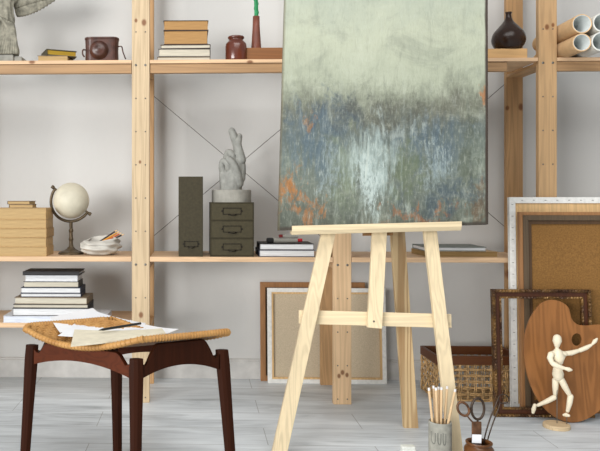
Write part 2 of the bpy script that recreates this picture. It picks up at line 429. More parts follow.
# middle shelf, right: folders
z = ZMT
bookpx(428, 499, 3.085, .22, z, 5.5*SPX, 2, 'back', cov('tan_folder_board', (176, 148, 112)), pages_mat('tan_sheaf', (150, 122, 80)), 'tan folder lying on the middle shelf right of the easel', name='folder', cat='folder', ct=.0012); z += 5.5*SPX
bookpx(425, 486, 3.10, .20, z, 4.6*SPX, -2, 'back', cov('slate_green_cover', (108, 114, 108)), PG_WHITE, 'slate-green notebook lying on top of the tan folder', name='notebook', cat='notebook', ct=.0040)

# ------------------------------------------------------------------ marker pens on the white books
def pen(name, A, Bp, rad, parts, label, cat, group=None):
    """parts: (name, t0, t1, r0 factor, r1 factor, material, label)"""
    A = Vector(A); Bp = Vector(Bp); r = empty(name, (A+Bp)/2-Vector((0, 0, rad)), label, cat, group)
    for (nm, t0, t1, f0, f1, mt, lb) in parts:
        bm = B(); tube(bm, [A.lerp(Bp, t0), A.lerp(Bp, t1)], [rad*f0, rad*f1], 14)
        o = link(nm, bm, mt, r, smooth=False, bevel=.0005 if f1 > .4 else 0)
        if lb: o['label'] = lb
    return r
M_MGREY = plain('grey_plastic', (150, 148, 140), .4); M_MBLK = plain('black_plastic', (38, 38, 38), .35); M_MRED = plain('red_plastic', (176, 44, 52), .35); M_MDRED = plain('dark_red_plastic', (120, 40, 40), .4)
ya = 3.12; ra = .0125
zt = z2+ra
a_ = P(267, 0, ya); b_ = P(302, 0, 3.15)
pen('marker_pen', (a_.x, ya, z2+.0125), (b_.x, 3.15, z2+.0125), .0125,
    (('cap', 0, .17, 1, 1, M_MBLK, 'black cap'), ('barrel', .17, .86, .92, .80, M_MGREY, None), ('tip', .86, 1, .62, .62, M_MRED, 'red end')), 'thick grey marker with black cap and red end lying on the white books', 'marker')
a_ = X(279, 3.19); b_ = X(297, 3.20)
pen('crayon', (X(279, 3.13), 3.128, z2+.0322), (X(298, 3.14), 3.142, z2+.0315), .0075,
    (('tip', 0, .18, .95, .95, M_MDRED, 'dark red end'), ('barrel', .18, 1, 1, 1, M_MGREY, None)), 'short grey crayon with dark red end lying across the thick marker', 'crayon')
# its height in the photo: it rests across the marker, slightly raised
# ------------------------------------------------------------------ globe
gy = 3.20
M_BRONZE = plain('aged_bronze', (92, 78, 58), .45, .2, 60, .5, .55, .2); M_GLOBE = plain('ivory_globe', (204, 197, 176), .5, .10, 9, .35)
c = P(71.3, 200.5, gy); rg = 18.0/F_PX*gy
gl = empty('desk_globe', (P(71, 250, gy).x, gy, ZMT), 'small ivory desk globe on a dark bronze stand on the middle shelf', 'globe')
bm = B(); cxg = P(71, 250, gy).x
lathe(bm, [(0, 0), (.060, 0), (.060, .006), (.052, .012), (.034, .018), (.020, .026), (.012, .036), (.010, .046), (.009, .060), (.012, .070), (.009, .080), (.0085, .100), (.012, .110), (.0080, .120), (.0085, .150), (0, .152)], (cxg, gy, ZMT), 8)
link('stand', bm, M_BRONZE, gl, bevel=.0015)
bm = B(); blob(bm, c, rg, rg, rg, None, 40, 24); link('globe_ball', bm, M_GLOBE, gl, smooth=True)
ax = Vector((-.86, 0, .62)).normalized(); perp = Vector((-.62, 0, -.86))
bm = B(); pts = [c + (ax*math.cos(t)+perp*math.sin(t))*(rg+.010) for t in [R_(a) for a in range(-2, 183, 8)]]
tube(bm, pts, .0062, 8, squash=1.1); link('meridian_arc', bm, M_BRONZE, gl, smooth=True)
for s in (1, -1):
    bm = B(); tube(bm, [c+ax*s*(rg-.002), c+ax*s*(rg+.016), c+ax*s*(rg+.018), c+ax*s*(rg+.030)], [.0045, .0045, .0085, .0085], 12)
    link('axis_knob', bm, M_BRONZE, gl, bevel=.001)
# ------------------------------------------------------------------ white twisted bowl + pencils
by = 3.165
cb = P(100.5, 255, by); bw = 19.5/F_PX*by
M_PLASTER = plain('white_clay', (190, 186, 177), .7, .08, 25, .2, 0, .15)
bm = B(); seg = 72; rings = []
hb = .078
prof = [(0, .004, 0), (.42, .0, 0), (.66, .004, .3), (.86, .016, .8), (1.0, .034, 1), (.98, .052, 1), (.86, .068, 1), (.74, .076, .7), (.66, .072, .4), (.62, .055, .2), (.50, .030, 0), (0, .024, 0)]
P2 = spline([Vector((a, b, cc)) for a, b, cc in prof], 5)
for q in P2:
    ring = []
    for k in range(seg):
        th = 2*PI*k/seg
        rip = .085*q.z*math.sin(3.0*th*1 + q.y*210 + 1.2*math.sin(th*2)) + .045*q.z*math.sin(5*th-q.y*120)
        rr = max(.0, q.x+rip)*bw
        zz = max(.0005, q.y*(1 + .16*math.sin(th+.6)*(q.y/.076)))
        ring.append(bm.verts.new((cb.x+rr*math.cos(th), by+rr*.85*math.sin(th), ZMT+zz)))
    rings.append(ring)
for a, b in zip(rings, rings[1:]):
    for k in range(seg): bm.faces.new((a[k], a[(k+1) % seg], b[(k+1) % seg], b[k]))
bmesh.ops.remove_doubles(bm, verts=bm.verts[:], dist=.0002)
tagit(link('twisted_bowl', bm, M_PLASTER, smooth=True), 'white clay bowl with twisted coiled sides beside the globe', 'bowl')
M_PENY = plain('yellow_pencil_paint', (206, 140, 40), .4); M_PENW = wood('raw_pencil_wood', (224, 190, 140), axis='X', grain=3); M_PENB = plain('dark_pencil_paint', (52, 38, 34), .4); M_PENO = plain('orange_pencil_paint', (196, 96, 36), .4); M_LEAD = plain('graphite', (40, 40, 42), .4)
for k, (dx, dy, mt, lab) in enumerate(((0, 0, M_PENB, 'dark pencil sticking out lowest from the white twisted bowl'), (-.004, .012, M_PENO, 'orange-brown pencil second from below in the white twisted bowl'), (-.010, .024, M_PENY, 'yellow pencil between the others in the white twisted bowl'), (-.017, .034, M_PENB, 'dark brown pencil topmost in the white twisted bowl'))):
    A = Vector((cb.x-.020+dx, by-.012+dy, ZMT+.040)); e = P(124.5-k*2.3, 234-k*1.4, by+dy*.6); d = (e-A).normalized()
    pen('pencil', A, e, .0037, (('shaft', 0, .90, 1, 1, mt, None), ('sharpened_tip', .90, .985, 1, .35, M_PENW, 'bare sharpened wood'), ('lead', .985, 1, .33, .1, M_LEAD, None)), lab, 'pencil', 'pencils in the twisted bowl')

# ------------------------------------------------------------------ olive file box and drawers
M_OLIVE = plain('olive_grey_board', (60, 54, 38), .65, .10, 90, .25, 0, .12); M_OLIVE2 = plain('olive_grey_front', (66, 60, 42), .65, .08, 90, .25, 0, .12)
M_LABEL = plain('aged_metal_holder', (40, 34, 26), .4, .2, 60, .5, .6); M_CARD = plain('olive_card', (108, 98, 72), .8)
def holder(parent, x, y, z, w_, h_, part_name='label_holder'):
    bm = B(); t = .003
    for a in ((x-w_/2, x+w_/2, z+h_/2-t, z+h_/2), (x-w_/2, x+w_/2, z-h_/2, z-h_/2+t), (x-w_/2, x-w_/2+t, z-h_/2, z+h_/2), (x+w_/2-t, x+w_/2, z-h_/2, z+h_/2)):
        box(bm, a[0], a[1], y-.002, y, a[2], a[3])
    for s in (-1, 1):
        prism(bm, [(x+s*w_/2, z-.006), (x+s*(w_/2+.009), z), (x+s*w_/2, z+.006)], y-.0015, y)
    tube(bm, [(x-w_*.22, y-.001, z-h_/2+.002), (x-w_*.16, y-.010, z-h_/2-.003), (x, y-.012, z-h_/2-.005), (x+w_*.16, y-.010, z-h_/2-.003), (x+w_*.22, y-.001, z-h_/2+.002)], .002, 8)
    return link(part_name, bm, M_LABEL, parent)
fy = 3.08
x0, x1 = X(178.5, fy), X(203, fy); zt = Zp(190, 176.5, fy)
fb = empty('file_box', ((x0+x1)/2, fy+.12, ZMT), 'tall olive-grey magazine file box with a metal label holder', 'file box')
bm = B(); box(bm, x0, x1, fy, fy+.24, ZMT, zt); link('case', bm, M_OLIVE, fb, bevel=.002)
holder(fb, (x0+x1)/2+.002, fy, Zp(190, 244, fy), .062, .026)
x0, x1 = X(210.2, fy), X(254, fy); zt = Zp(232, 202.3, fy)
db = empty('drawer_box', ((x0+x1)/2, fy+.12, ZMT), 'olive-grey desk box with three drawers under the plaster hand', 'drawer box')
bm = B(); t = .003; H3 = (zt-ZMT)
box(bm, x0, x0+t, fy, fy+.24, ZMT, zt); box(bm, x1-t, x1, fy, fy+.24, ZMT, zt); box(bm, x0+t, x1-t, fy+.235, fy+.24, ZMT, zt)
for k in range(4):
    zz = ZMT+(H3-t)*k/3; box(bm, x0+t, x1-t, fy, fy+.235, zz, zz+t)
link('case', bm, M_OLIVE, db)
for k in range(3):
    za = ZMT+(H3-t)*k/3+t+.001; zc = ZMT+(H3-t)*(k+1)/3-.001
    bm = B(); box(bm, x0+t+.001, x1-t-.001, fy+.002, fy+.22, za, zc); dr = link('drawer', bm, M_OLIVE2, db, bevel=.0012)
    holder(dr, (x0+x1)/2, fy+.002, (za+zc)/2+.002, .082, .030)
HX, HZT = (x0+x1)/2, zt
# ------------------------------------------------------------------ plaster hand
M_GYPS = plain('grey_plaster', (146, 146, 140), .75, .10, 40, .2, 0, .15)
hy = 3.17
hc = P(231.5, 0, hy).x
hs = empty('hand_sculpture', (hc, hy, HZT), 'grey plaster hand with crossed fingers on a round base atop the drawers', 'sculpture')
rb = 19.6/F_PX*hy
bm = B(); zb1 = Zp(231, 189.8, hy-rb*.5)
lathe(bm, [(0, 0), (rb, 0), (rb, zb1-HZT-.002), (rb-.002, zb1-HZT), (0, zb1-HZT)], (hc, hy, HZT), 48)
link('base', bm, plain('grey_plinth', (150, 147, 138), .7, .08, 30), hs)
def hp(px, py, dy=0.0): return P(px, py, hy+dy)
bm = B(); s_ = hy/F_PX
# wrist and palm
def flat(pts, rs, sq=.7): 
    ps = spline(pts, 4); n = len(ps); rr = []
    for i in range(n):
        t = i/(n-1)*(len(rs)-1); k = min(int(t), len(rs)-2); rr.append((rs[k]+(rs[k+1]-rs[k])*(t-k))*s_)
    tube(bm, ps, rr, 16)
flat([hp(231.5, 191.5), hp(232.5, 182), hp(234.5, 172), hp(236.5, 162), hp(238, 155)], [10.2, 10.0, 9.6, 7.6, 5.5])
flat([hp(227, 191.5, .004), hp(226, 182, .004), hp(225, 172, .006)], [6.5, 6.5, 6])
limb(bm, spline([hp(239.5, 178, -.006), hp(241, 168, -.004), hp(240, 158, 0)], 3), [6.0*s_, 5.6*s_, 5.3*s_, 5*s_, 4.8*s_, 4.4*s_, 4.2*s_])   # outer palm edge
limb(bm, spline([hp(238.5, 160, .004), hp(238.2, 150, .006), hp(235.6, 141, .000), hp(231.8, 131, -.008)], 3), [v*s_*1.12 for v in (4.9, 4.7, 4.4, 4.2, 4.2, 4.0, 3.7, 3.6, 3.4, 3.1)])  # middle finger
limb(bm, spline([hp(241, 160, -.012), hp(238.6, 150, -.016), hp(237.6, 143.5, -.010), hp(239.0, 136.6, .004)], 3), [v*s_*1.14 for v in (4.6, 4.4, 4.2, 3.9, 3.7, 3.7, 3.5, 3.5, 3.3, 3.0)])  # index crossing in front
# folded ring finger and little finger: knuckle up at the left, tip tucked into the palm
limb(bm, spline([hp(228, 170, .010), hp(226.5, 159, .008), hp(229.0, 152.5, -.004), hp(232.4, 156, -.022), hp(232, 163, -.020)], 3), [v*s_ for v in (4.2, 4.2, 4.1, 4.0, 3.9, 3.9, 3.8, 3.7, 3.6, 3.5, 3.4, 3.3, 3.1)])
limb(bm, spline([hp(224.5, 176, .008), hp(222.2, 168, .004), hp(223.2, 161.5, -.010), hp(227, 163, -.026), hp(228, 169, -.024)], 3), [v*s_ for v in (4.0, 3.9, 3.8, 3.7, 3.6, 3.6, 3.5, 3.4, 3.3, 3.2, 3.1, 3.0, 2.9)])
# thumb across the folded fingers
limb(bm, spline([hp(238, 183, -.016), hp(236.5, 173, -.030), hp(233.5, 164.5, -.040), hp(228.5, 158.5, -.038)], 4), [v*s_ for v in (5.8, 5.6, 5.3, 5.0, 4.6, 4.4, 4.2, 4.0, 3.8, 3.7, 3.5, 3.3, 3.0)])
remesh(link('plaster_hand', bm, M_GYPS, hs, smooth=True), .0017, 3)

# ------------------------------------------------------------------ upper shelf: statue, case, jar, tray, bud vase
M_STONE = plain('weathered_stone', (138, 134, 120), .85, .20, 45, .15, 0, .2)
sy = 3.14
st = empty('winged_statuette', (X(7, sy), sy, ZTT), 'weathered grey stone figurine in draped robes with a spread wing', 'statuette')
bm = B(); box(bm, X(-14, sy), X(16, sy), sy-.05, sy+.06, ZTT, ZTT+.034)
box(bm, X(13, sy), X(24, sy), sy-.04, sy+.05, ZTT, ZTT+.026); link('plinth', bm, plain('grey_stone_plinth', (140, 138, 130), .8, .15, 30), st, bevel=.003)
bm = B(); seg = 96; rows = []
pr = [(55, 1, 20, 1.0), (50, 2, 19, 1), (42, 2.5, 17, 1), (32, 3, 16, .9), (24, 4, 14, .75), (18, 5, 12, .5), (12, 6, 9.5, .35), (5, 6, 9.5, .35), (-3, 6, 10.5, .3), (-12, 6, 10, .25), (-18, 6, 6, .1), (-21, 6, 3.6, 0), (-26, 6, 3.6, 0)]
PP = spline([Vector((a, b, c_)) for a, b, c_, d_ in pr], 6); FD = spline([Vector((d_, 0, 0)) for *_, d_ in pr], 6)
for q, fd in zip(PP, FD):
    ring = []; cc = P(q.y-1, q.x, sy)
    for k in range(seg):
        th = 2*PI*k/seg; tw = q.x*.035
        fold = .20*math.sin(6*th+tw*2.2)+.14*math.sin(9*th-tw*2.4+1)+.10*math.sin(4*th+tw*4)
        rr = q.z*.62*(1+fold*fd.x)*sy/F_PX*1.3
        ring.append(bm.verts.new((cc.x+rr*math.cos(th), sy+rr*.62*math.sin(th), cc.z)))
    rows.append(ring)
for a, b in zip(rows, rows[1:]):
    for k in range(seg): bm.faces.new((a[k], a[(k+1) % seg], b[(k+1) % seg], b[k]))
bm.faces.new(rows[0]); bm.faces.new(rows[-1][::-1])
for k in range(7):      # loose sash folds round the hips and down the leg
    a0 = R_(-150+k*20)
    pts = [P(6+8.5*math.cos(a0)*.9, 17+k*1.2, sy-.038), P(7+k*1.2, 28+k, sy-.058), P(4+k*2.0, 42, sy-.058), P(1+k*2.6, 54, sy-.050)]
    tube(bm, spline(pts, 5), .0075, 8)
blob(bm, P(6, -31, sy), .026, .028, .036)
link('robed_figure', bm, M_STONE, st, smooth=True)
for s, nm in ((1, 'wing'), (-1, 'wing')):
    bm = B()
    for k in range(12):
        t = k/11
        root = P(6+s*(9+30*t), -4-8*t, sy+.045)
        tipx = 6+s*(13+27*t+7*t*t); tipy = 17-13*t*t-2*t
        e = P(tipx, tipy, sy+.055)
        mid = (root+e)/2+Vector((s*.006, -.004, 0))
        tube(bm, spline([root, mid, e], 4), [.006, .0065, .007, .0072, .0072, .007, .0062, .005, .003], 8, squash=2.7)
    for row in range(2):
        for k in range(12):
            t = k/11; a = P(6+s*(9+28*t), -8-8*t+row*6, sy+.038); e = P(6+s*(11+30*t), 2-9*t+row*6, sy+.040)
            tube(bm, [a, a.lerp(e, .5), e], [.006, .0065, .003], 8, squash=2.4)
    limb(bm, [P(6+s*7, 2, sy+.02), P(6+s*16, -10, sy+.045), P(6+s*36, -16, sy+.05)], [.014, .014, .009])
    link(nm, bm, M_STONE, st, smooth=True)

M_LEATHER = plain('dark_brown_leather', (74, 44, 34), .35, .25, 35, .5, 0, .25)
cy = 3.13
xl, xr = X(84.3, cy), X(118.6, cy); cc = (xl+xr)/2; hw = (xr-xl)/2; zt = Zp(100, 37.5, cy)
cs = empty('leather_case', (cc, cy+.02, ZTT), 'dark brown leather camera case with a round bulge and hanging strap', 'case')
def rrect(hx, hy_, rd, n=5):
    o = []
    for (sx, sy_, a) in ((1, 1, 0), (-1, 1, 90), (-1, -1, 180), (1, -1, 270)):
        for k in range(n+1):
            t = R_(a+90*k/n); o.append((sx*(hx-rd)+rd*math.cos(t), sy_*(hy_-rd)+rd*math.sin(t)))
    return o
def rings_mesh(bm, levels, cx, cy):
    prev = None
    for (hx, hy_, rd, z) in levels:
        r = [bm.verts.new((cx+a, cy+b, z)) for a, b in rrect(hx, hy_, rd)]
        if prev:
            for k in range(len(r)): bm.faces.new((prev[k], prev[(k+1) % len(r)], r[(k+1) % len(r)], r[k]))
        else: bm.faces.new(r)
        prev = r
    bm.faces.new(prev)
H = zt-ZTT
bm = B(); rings_mesh(bm, [(hw*.94, .036, .03, ZTT), (hw*.97, .038, .03, ZTT+.006), (hw*.95, .037, .03, ZTT+H*.5), (hw*.97, .038, .03, zt-.012), (hw*1.0, .041, .033, zt-.008), (hw*1.0, .041, .033, zt-.001), (hw*.96, .037, .03, zt)], cc, cy+.02)
link('body', bm, M_LEATHER, cs, smooth=False, bevel=.0008)
bm = B(); lathe(bm, [(0, .026), (.014, .0255), (.018, .0225), (.023, .0225), (.028, .021), (.034, .016), (.037, .008), (.042, .005), (.043, .0)], (0, 0, 0), 32)
cbp = P(99.5, 50.5, cy); bm.transform(Matrix.Translation((cbp.x, cy-.017, cbp.z-.002)) @ Matrix.Rotation(PI/2, 4, 'X')); link('lens_bulge', bm, M_LEATHER, cs, smooth=True)
bm = B(); tube(bm, spline([P(117.5, 47, cy+.01), P(121.5, 46.5, cy), P(123, 52, cy-.004), P(125.5, 59.0, cy-.005)], 5), .0042, 10, squash=.6); link('strap', bm, M_LEATHER, cs, smooth=True)
bm = B(); tube(bm, spline([P(85.5, 50, cy+.01), P(83, 50, cy), P(82.6, 54, cy), P(84.5, 57, cy+.005)], 4), .0036, 8); link('strap_lug', bm, M_LEATHER, cs, smooth=True)

M_GLAZE = plain('brown_glaze', (94, 46, 32), .18, .14, 14, .6)
jy = 3.13; cj = P(236, 0, jy).x; rj = 10.6/F_PX*jy; zt = Zp(236, 36.8, jy); H = zt-ZTT
bm = B(); lathe(bm, [(0, 0), (rj*.9, 0), (rj*.98, .004), (rj, .012), (rj, H*.62), (rj*.95, H*.72), (rj*.78, H*.80), (rj*.68, H*.84), (rj*.66, H*.90), (rj*.76, H*.92), (rj*.78, H*.97), (rj*.74, H), (rj*.60, H), (rj*.58, H*.86), (rj*.85, H*.7), (rj*.9, .01), (0, .008)], (cj, jy, ZTT), 40)
tagit(link('glazed_jar', bm, M_GLAZE, smooth=True), 'squat glossy brown glazed jar on the upper shelf', 'jar')
ty = 3.12; x0 = X(246.5, ty); x1 = X(292, ty); zt = Zp(260, 47.6, ty)
M_TRAY = wood('walnut_brown_box', (128, 84, 48), axis='X', grain=1.4)
bm = B(); box(bm, x0, x1, ty, ty+.12, ZTT, zt)
tagit(link('wooden_block', bm, M_TRAY, bevel=.002), 'low brown wooden box beside the glazed jar, under the slim vase', 'box'); ZTRAY = zt
vx = P(256.2, 0, 3.17).x; zt = Zp(256, 16.5, 3.17); H = zt-ZTRAY
M_VASE = plain('red_brown_ceramic', (112, 62, 46), .45, .1, 20, .4)
bm = B(); lathe(bm, [(0, 0), (.0225, 0), (.0235, .004), (.0215, H*.2), (.0165, H*.7), (.0155, H), (.0125, H), (.013, H*.6), (0, H*.55)], (vx, 3.17, ZTRAY), 28)
tagit(link('bud_vase', bm, M_VASE, smooth=True), 'slim conical reddish brown vase holding a green stem', 'vase')
M_GREEN = plain('green_stem', (40, 128, 78), .5, .2, 40); bm = B(); zz = ZTRAY+H*.5501
pts = [Vector((vx, 3.17, zz+.0)), Vector((vx+.001, 3.17, zt)), Vector((vx-.002, 3.17, zt+.10)), Vector((vx-.006, 3.165, zt+.22)), Vector((vx-.012, 3.16, zt+.34))]
ps = spline(pts, 5); tube(bm, ps, [.0115-.0002*i for i in range(len(ps))], 6)
for k in range(1, len(ps)-1): blob(bm, ps[k]+Vector((.006*(-1)**k, -.003, 0)), .0055, .0055, .010, None, 8, 6)
tagit(link('green_stem', bm, M_GREEN), 'knobbly green plant stem standing in the slim brown vase', 'plant')
# right vase on block
vy = 3.11; x0 = X(491, vy-.05); x1 = X(528.6, vy-.05); zt = Zp(508, 48.0, vy-.05)
bm = B(); box(bm, X(486, vy-.04), x1, vy-.04, vy+.075, ZTT, zt)
tagit(link('wooden_block', bm, wood('light_block', (206, 164, 112), axis='X'), bevel=.002), 'pale wooden block under the dark teardrop vase', 'block')
vc = P(508.5, 0, vy).x; rv = 15.6/F_PX*vy; zv = Zp(508, 12.3, vy); H = zv-zt
M_DVASE = plain('dark_brown_glaze', (46, 30, 22), .25, .12, 18, .3)
pr = spline([Vector((a, b, 0)) for a, b in ((.45, 0), (.72, .03), (.95, .17), (1.0, .30), (.90, .45), (.62, .60), (.34, .73), (.20, .84), (.17, .93), (.20, 1.0))], 4)
bm = B(); lathe(bm, [(0, 0)]+[(p.x*rv, p.y*H) for p in pr]+[(.13*rv, H), (.10*rv, H*.8), (0, H*.78)], (vc, vy, zt), 44)
tagit(link('teardrop_vase', bm, M_DVASE, smooth=True), 'dark brown teardrop vase with narrow neck on a wooden block', 'vase')
# paper tubes
M_KRAFT = plain('kraft_tube', (206, 172, 130), .7, .08, 20); M_WROLL = plain('pale_roll_paper', (214, 212, 204), .7, .05, 20); M_TIN = plain('pale_tube_inside', (222, 226, 224), .6, .05, 20)
def roll(fx, fy_, rpx, dirx, L, mo, label, name='paper_tube', thick=.004, Yf=3.02, on=None):
    f = P(fx, fy_, Yf); r = rpx/F_PX*Yf
    f.z = ZTT+r if on is None else on[0].z+math.sqrt((r+on[1]+.0006)**2-(f.x-on[0].x)**2)
    d = Vector((dirx, 1, 0)).normalized()
    u = Vector((-d.y, d.x, 0)); rt = empty(name, f+d*L/2-Vector((0, 0, r)), label, 'paper tube', 'paper tubes on the right upper shelf')
    def ringmesh(prof):
        bm = B(); rs = []
        for rr, t in prof:
            rs.append([bm.verts.new(f+d*t+(u*math.cos(2*PI*k/40)+Vector((0, 0, 1))*math.sin(2*PI*k/40))*rr) for k in range(40)])
        for a, b in zip(rs, rs[1:]):
            for k in range(40): bm.faces.new((a[k], a[(k+1) % 40], b[(k+1) % 40], b[k]))
        return bm, rs
    bm, rs = ringmesh([(r, 0), (r, L), (r-thick, L), (r-thick, 0), (r, 0)]); link('tube_wall', bm, mo, rt, smooth=False)
    bm, rs = ringmesh([(r-thick-.0004, .0), (r-thick-.0004, L-.01), (r-thick-.0015, L-.01), (r-thick-.0015, .0), (r-thick-.0004, 0)])
    bm.faces.new(rs[1]); link('lining', bm, M_TIN, rt)
    return f, r
YT = 2.94
T1 = roll(581.8, 42.3, 8.8, 0.05, .385, M_KRAFT, 'kraft paper tube with pale lining, left one of the bottom row', Yf=YT)
T2 = roll(601.5, 42.3, 9.4, 0.05, .385, M_WROLL, 'pale paper tube in the bottom row, second beside the kraft tube', Yf=YT-.004)
# upper row: rests in the hollows
def on_top(p0, r0, p1, r1, r):
    dx = p1[0]-p0[0]; a = r0+r; b = r1+r; d = math.hypot(dx, p1[1]-p0[1])
    t = (a*a-b*b+d*d)/(2*d); h = math.sqrt(max(0, a*a-t*t)); return p0[0]+t, p0[1]-h
roll(582.0, 24.5, 9.4, 0.05, .385, M_KRAFT, 'kraft paper tube stacked on top of the left tube of the bottom row', Yf=YT-.001, on=T1)
roll(602.8, 22.5, 9.4, 0.05, .385, M_WROLL, 'pale rolled paper tube in the upper row at the right edge', Yf=YT-.001, on=T2)

# ------------------------------------------------------------------ canvases at the wall (below middle shelf)
M_STRE = wood('stretcher_pine', (214, 178, 128), axis='Z'); M_CLOTH = plain('raw_canvas_cloth', (198, 182, 156), .9, .06, 200, .1, 0, .2); M_GESSO = plain('white_primed_canvas', (226, 225, 220), .8, .05, 60, .15)
M_BRF = wood('brown_frame_wood', (150, 108, 70), axis='Z'); M_HARD = plain('brown_hardboard', (132, 96, 54), .85, .12, 160, .1, 0, .15); M_GREYW = wood('grey_brown_frame', (92, 76, 58), axis='Z')
def lean_frame(name, label, cat, px0, px1, pytop, Yb, k, thick, layers, board=None, group=None, zfoot=0.0, hexact=None):
    """upright rectangular frame whose front face lies on y = Yb + k z; layers: (part, width, material, front offset, thickness)"""
    x0 = X(px0, Yb+.2*k); x1 = X(px1, Yb+.2*k)
    top = PL((px0+px1)/2, pytop, Yb, k); h_ = math.hypot(top.z-zfoot, top.y-Yb-k*zfoot) if hexact is None else hexact
    rt = empty(name, ((x0+x1)/2, Yb+k*zfoot+thick/2, zfoot), label, cat, group)
    a = math.atan(k); M = Matrix.Translation(((x0+x1)/2, Yb+k*zfoot, zfoot+thick*math.sin(a)*0)) @ Matrix.Rotation(-a, 4, 'X')
    W = (x1-x0)/2; ins = 0.0
    for (nm, wd, mt, off, th) in layers:
        bm = B()
        o = [(-W+ins, ins), (W-ins, ins), (W-ins, h_-ins), (-W+ins, h_-ins)]
        ins2 = ins+wd; i_ = [(-W+ins2, ins2), (W-ins2, ins2), (W-ins2, h_-ins2), (-W+ins2, h_-ins2)]
        for q in range(4):
            prism(bm, [o[q], o[(q+1) % 4], i_[(q+1) % 4], i_[q]], off, off+th, M)
        link(nm, bm, mt, rt, bevel=.001); ins = ins2
    if board:
        nm, mt, off, th = board; bm = B(); e = ins-.002
        prism(bm, [(-W+e, e), (W-e, e), (W-e, h_-e), (-W+e, h_-e)], off, off+th, M); link(nm, bm, mt, rt)
    return rt, M, W, h_
lean_frame('picture_frame', 'thin brown wooden frame leaning at the wall behind the white canvas', 'picture frame', 260.5, 366, 282.3, 3.445, .06, .018,
           [('frame_bar', .026, M_BRF, 0, .016)], ('backing', plain('dark_backing', (92, 74, 56), .8), .010, .004))
rt, M, W, h_ = lean_frame('stretched_canvas', 'back of a white-edged stretched canvas with pine stretcher, leaning at the wall', 'canvas', 267.8, 386.3, 288.2, 3.405, .06, .02,
           [('canvas_edge', .020, M_GESSO, 0, .020), ('stretcher_bar', .009, M_STRE, .001, .016)], ('canvas_cloth', M_CLOTH, .012, .003))
# ------------------------------------------------------------------ basket
M_RAT = plain('rattan_strand', (188, 152, 104), .6, .25, 60, .3); M_RIM = wood('basket_rim_wood', (92, 54, 30), axis='X', grain=1.5, rough=.4)
bx0, bx1, by0, by1, bz = X(436, 3.035), X(536, 3.035), 3.13, 3.33, .205
by0 = 3.115; bx0 = X(436, by0); bx1 = X(524, by0)-.0; by1 = 3.335
bk = empty('wicker_basket', ((bx0+bx1)/2, (by0+by1)/2, 0), 'open-weave rattan basket with dark wooden rim on the floor under the shelf', 'basket')
bm = B(); rnd = random.Random(3)
def strand(pts, r): tube(bm, spline(pts, 2), r, 6)
def side(ax, fixed, a0, a1, inw):
    L = a1-a0; n = max(5, int(L/.034))
    hz = [.006+.0275*k for k in range(6)]
    def pt(a, z, off): return Vector((a, fixed+off*inw, z)) if ax == 'x' else Vector((fixed+off*inw, a, z))
    for k in range(n+1):
        a = a0+L*k/n
        for dd in (-.0035, .0035):
            strand([pt(a+dd+rnd.uniform(-.002, .002), z, .004*(-1)**(k+j)) for j, z in enumerate([0.004]+hz[1:]+[.168])], .0022)
    for j, z in enumerate(hz):
        for dd in (-.003, .003):
            strand([pt(a0+L*q/n, z+dd+rnd.uniform(-.002, .002), -.004*(-1)**(q+j)) for q in range(n+1)], .0023)
side('x', by0+.006, bx0+.006, bx1-.006, 1); side('x', by1-.006, bx0+.006, bx1-.006, -1)
side('y', bx0+.006, by0+.006, by1-.006, 1); side('y', bx1-.006, by0+.006, by1-.006, -1)
for k in range(9): tube(bm, [(bx0+.006, by0+.012+k*.024, .003), (bx1-.006, by0+.012+k*.024, .003)], .003, 6)
link('woven_sides', bm, M_RAT, bk, smooth=True)
for (a, b, c_, d_) in ((bx0, bx1, by0, by0+.014), (bx0, bx1, by1-.014, by1), (bx0, bx0+.014, by0+.014, by1-.014), (bx1-.014, bx1, by0+.014, by1-.014)):
    bm = B(); box(bm, a, b, c_, d_, .165, bz+.0); link('rim_board', bm, M_RIM, bk, bevel=.002)

# ------------------------------------------------------------------ large leaning canvases, right
kC = .03
rt, M, W, h_ = lean_frame('large_stretched_canvas', 'back of a very large white-edged canvas leaning on the shelving post', 'canvas', 511.6, 690, 197.2, 3.004, kC, .022,
           [('canvas_edge', .026, M_GESSO, 0, .022), ('stretcher_bar', .040, M_STRE, .006, .014)], ('canvas_cloth', plain('primed_back', (190, 176, 150), .9), .014, .004))
bm = B()
for k in range(18):
    for xx in (-W+.012,):
        box(bm, xx-.004, xx+.004, -.001, .001, .03+k*.05, .032+k*.05, M)
for k in range(15): box(bm, -W+.05+k*.05, -W+.058+k*.05, -.001, .001, h_-.014, h_-.012, M)
link('staples', bm, M_STEEL, rt)
lean_frame('board_backed_frame', 'brown-grey stepped picture frame with hardboard back in front of the large canvas', 'picture frame', 522.0, 668, 212.0, 2.962, .03, .024,
           [('outer_moulding', .014, M_BRF, .004, .024), ('inner_moulding', .022, M_GREYW, 0, .026), ('sight_edge', .016, wood('dark_sight_edge', (84, 62, 42), axis='Z'), .008, .018)], ('hardboard_back', M_HARD, .014, .005))
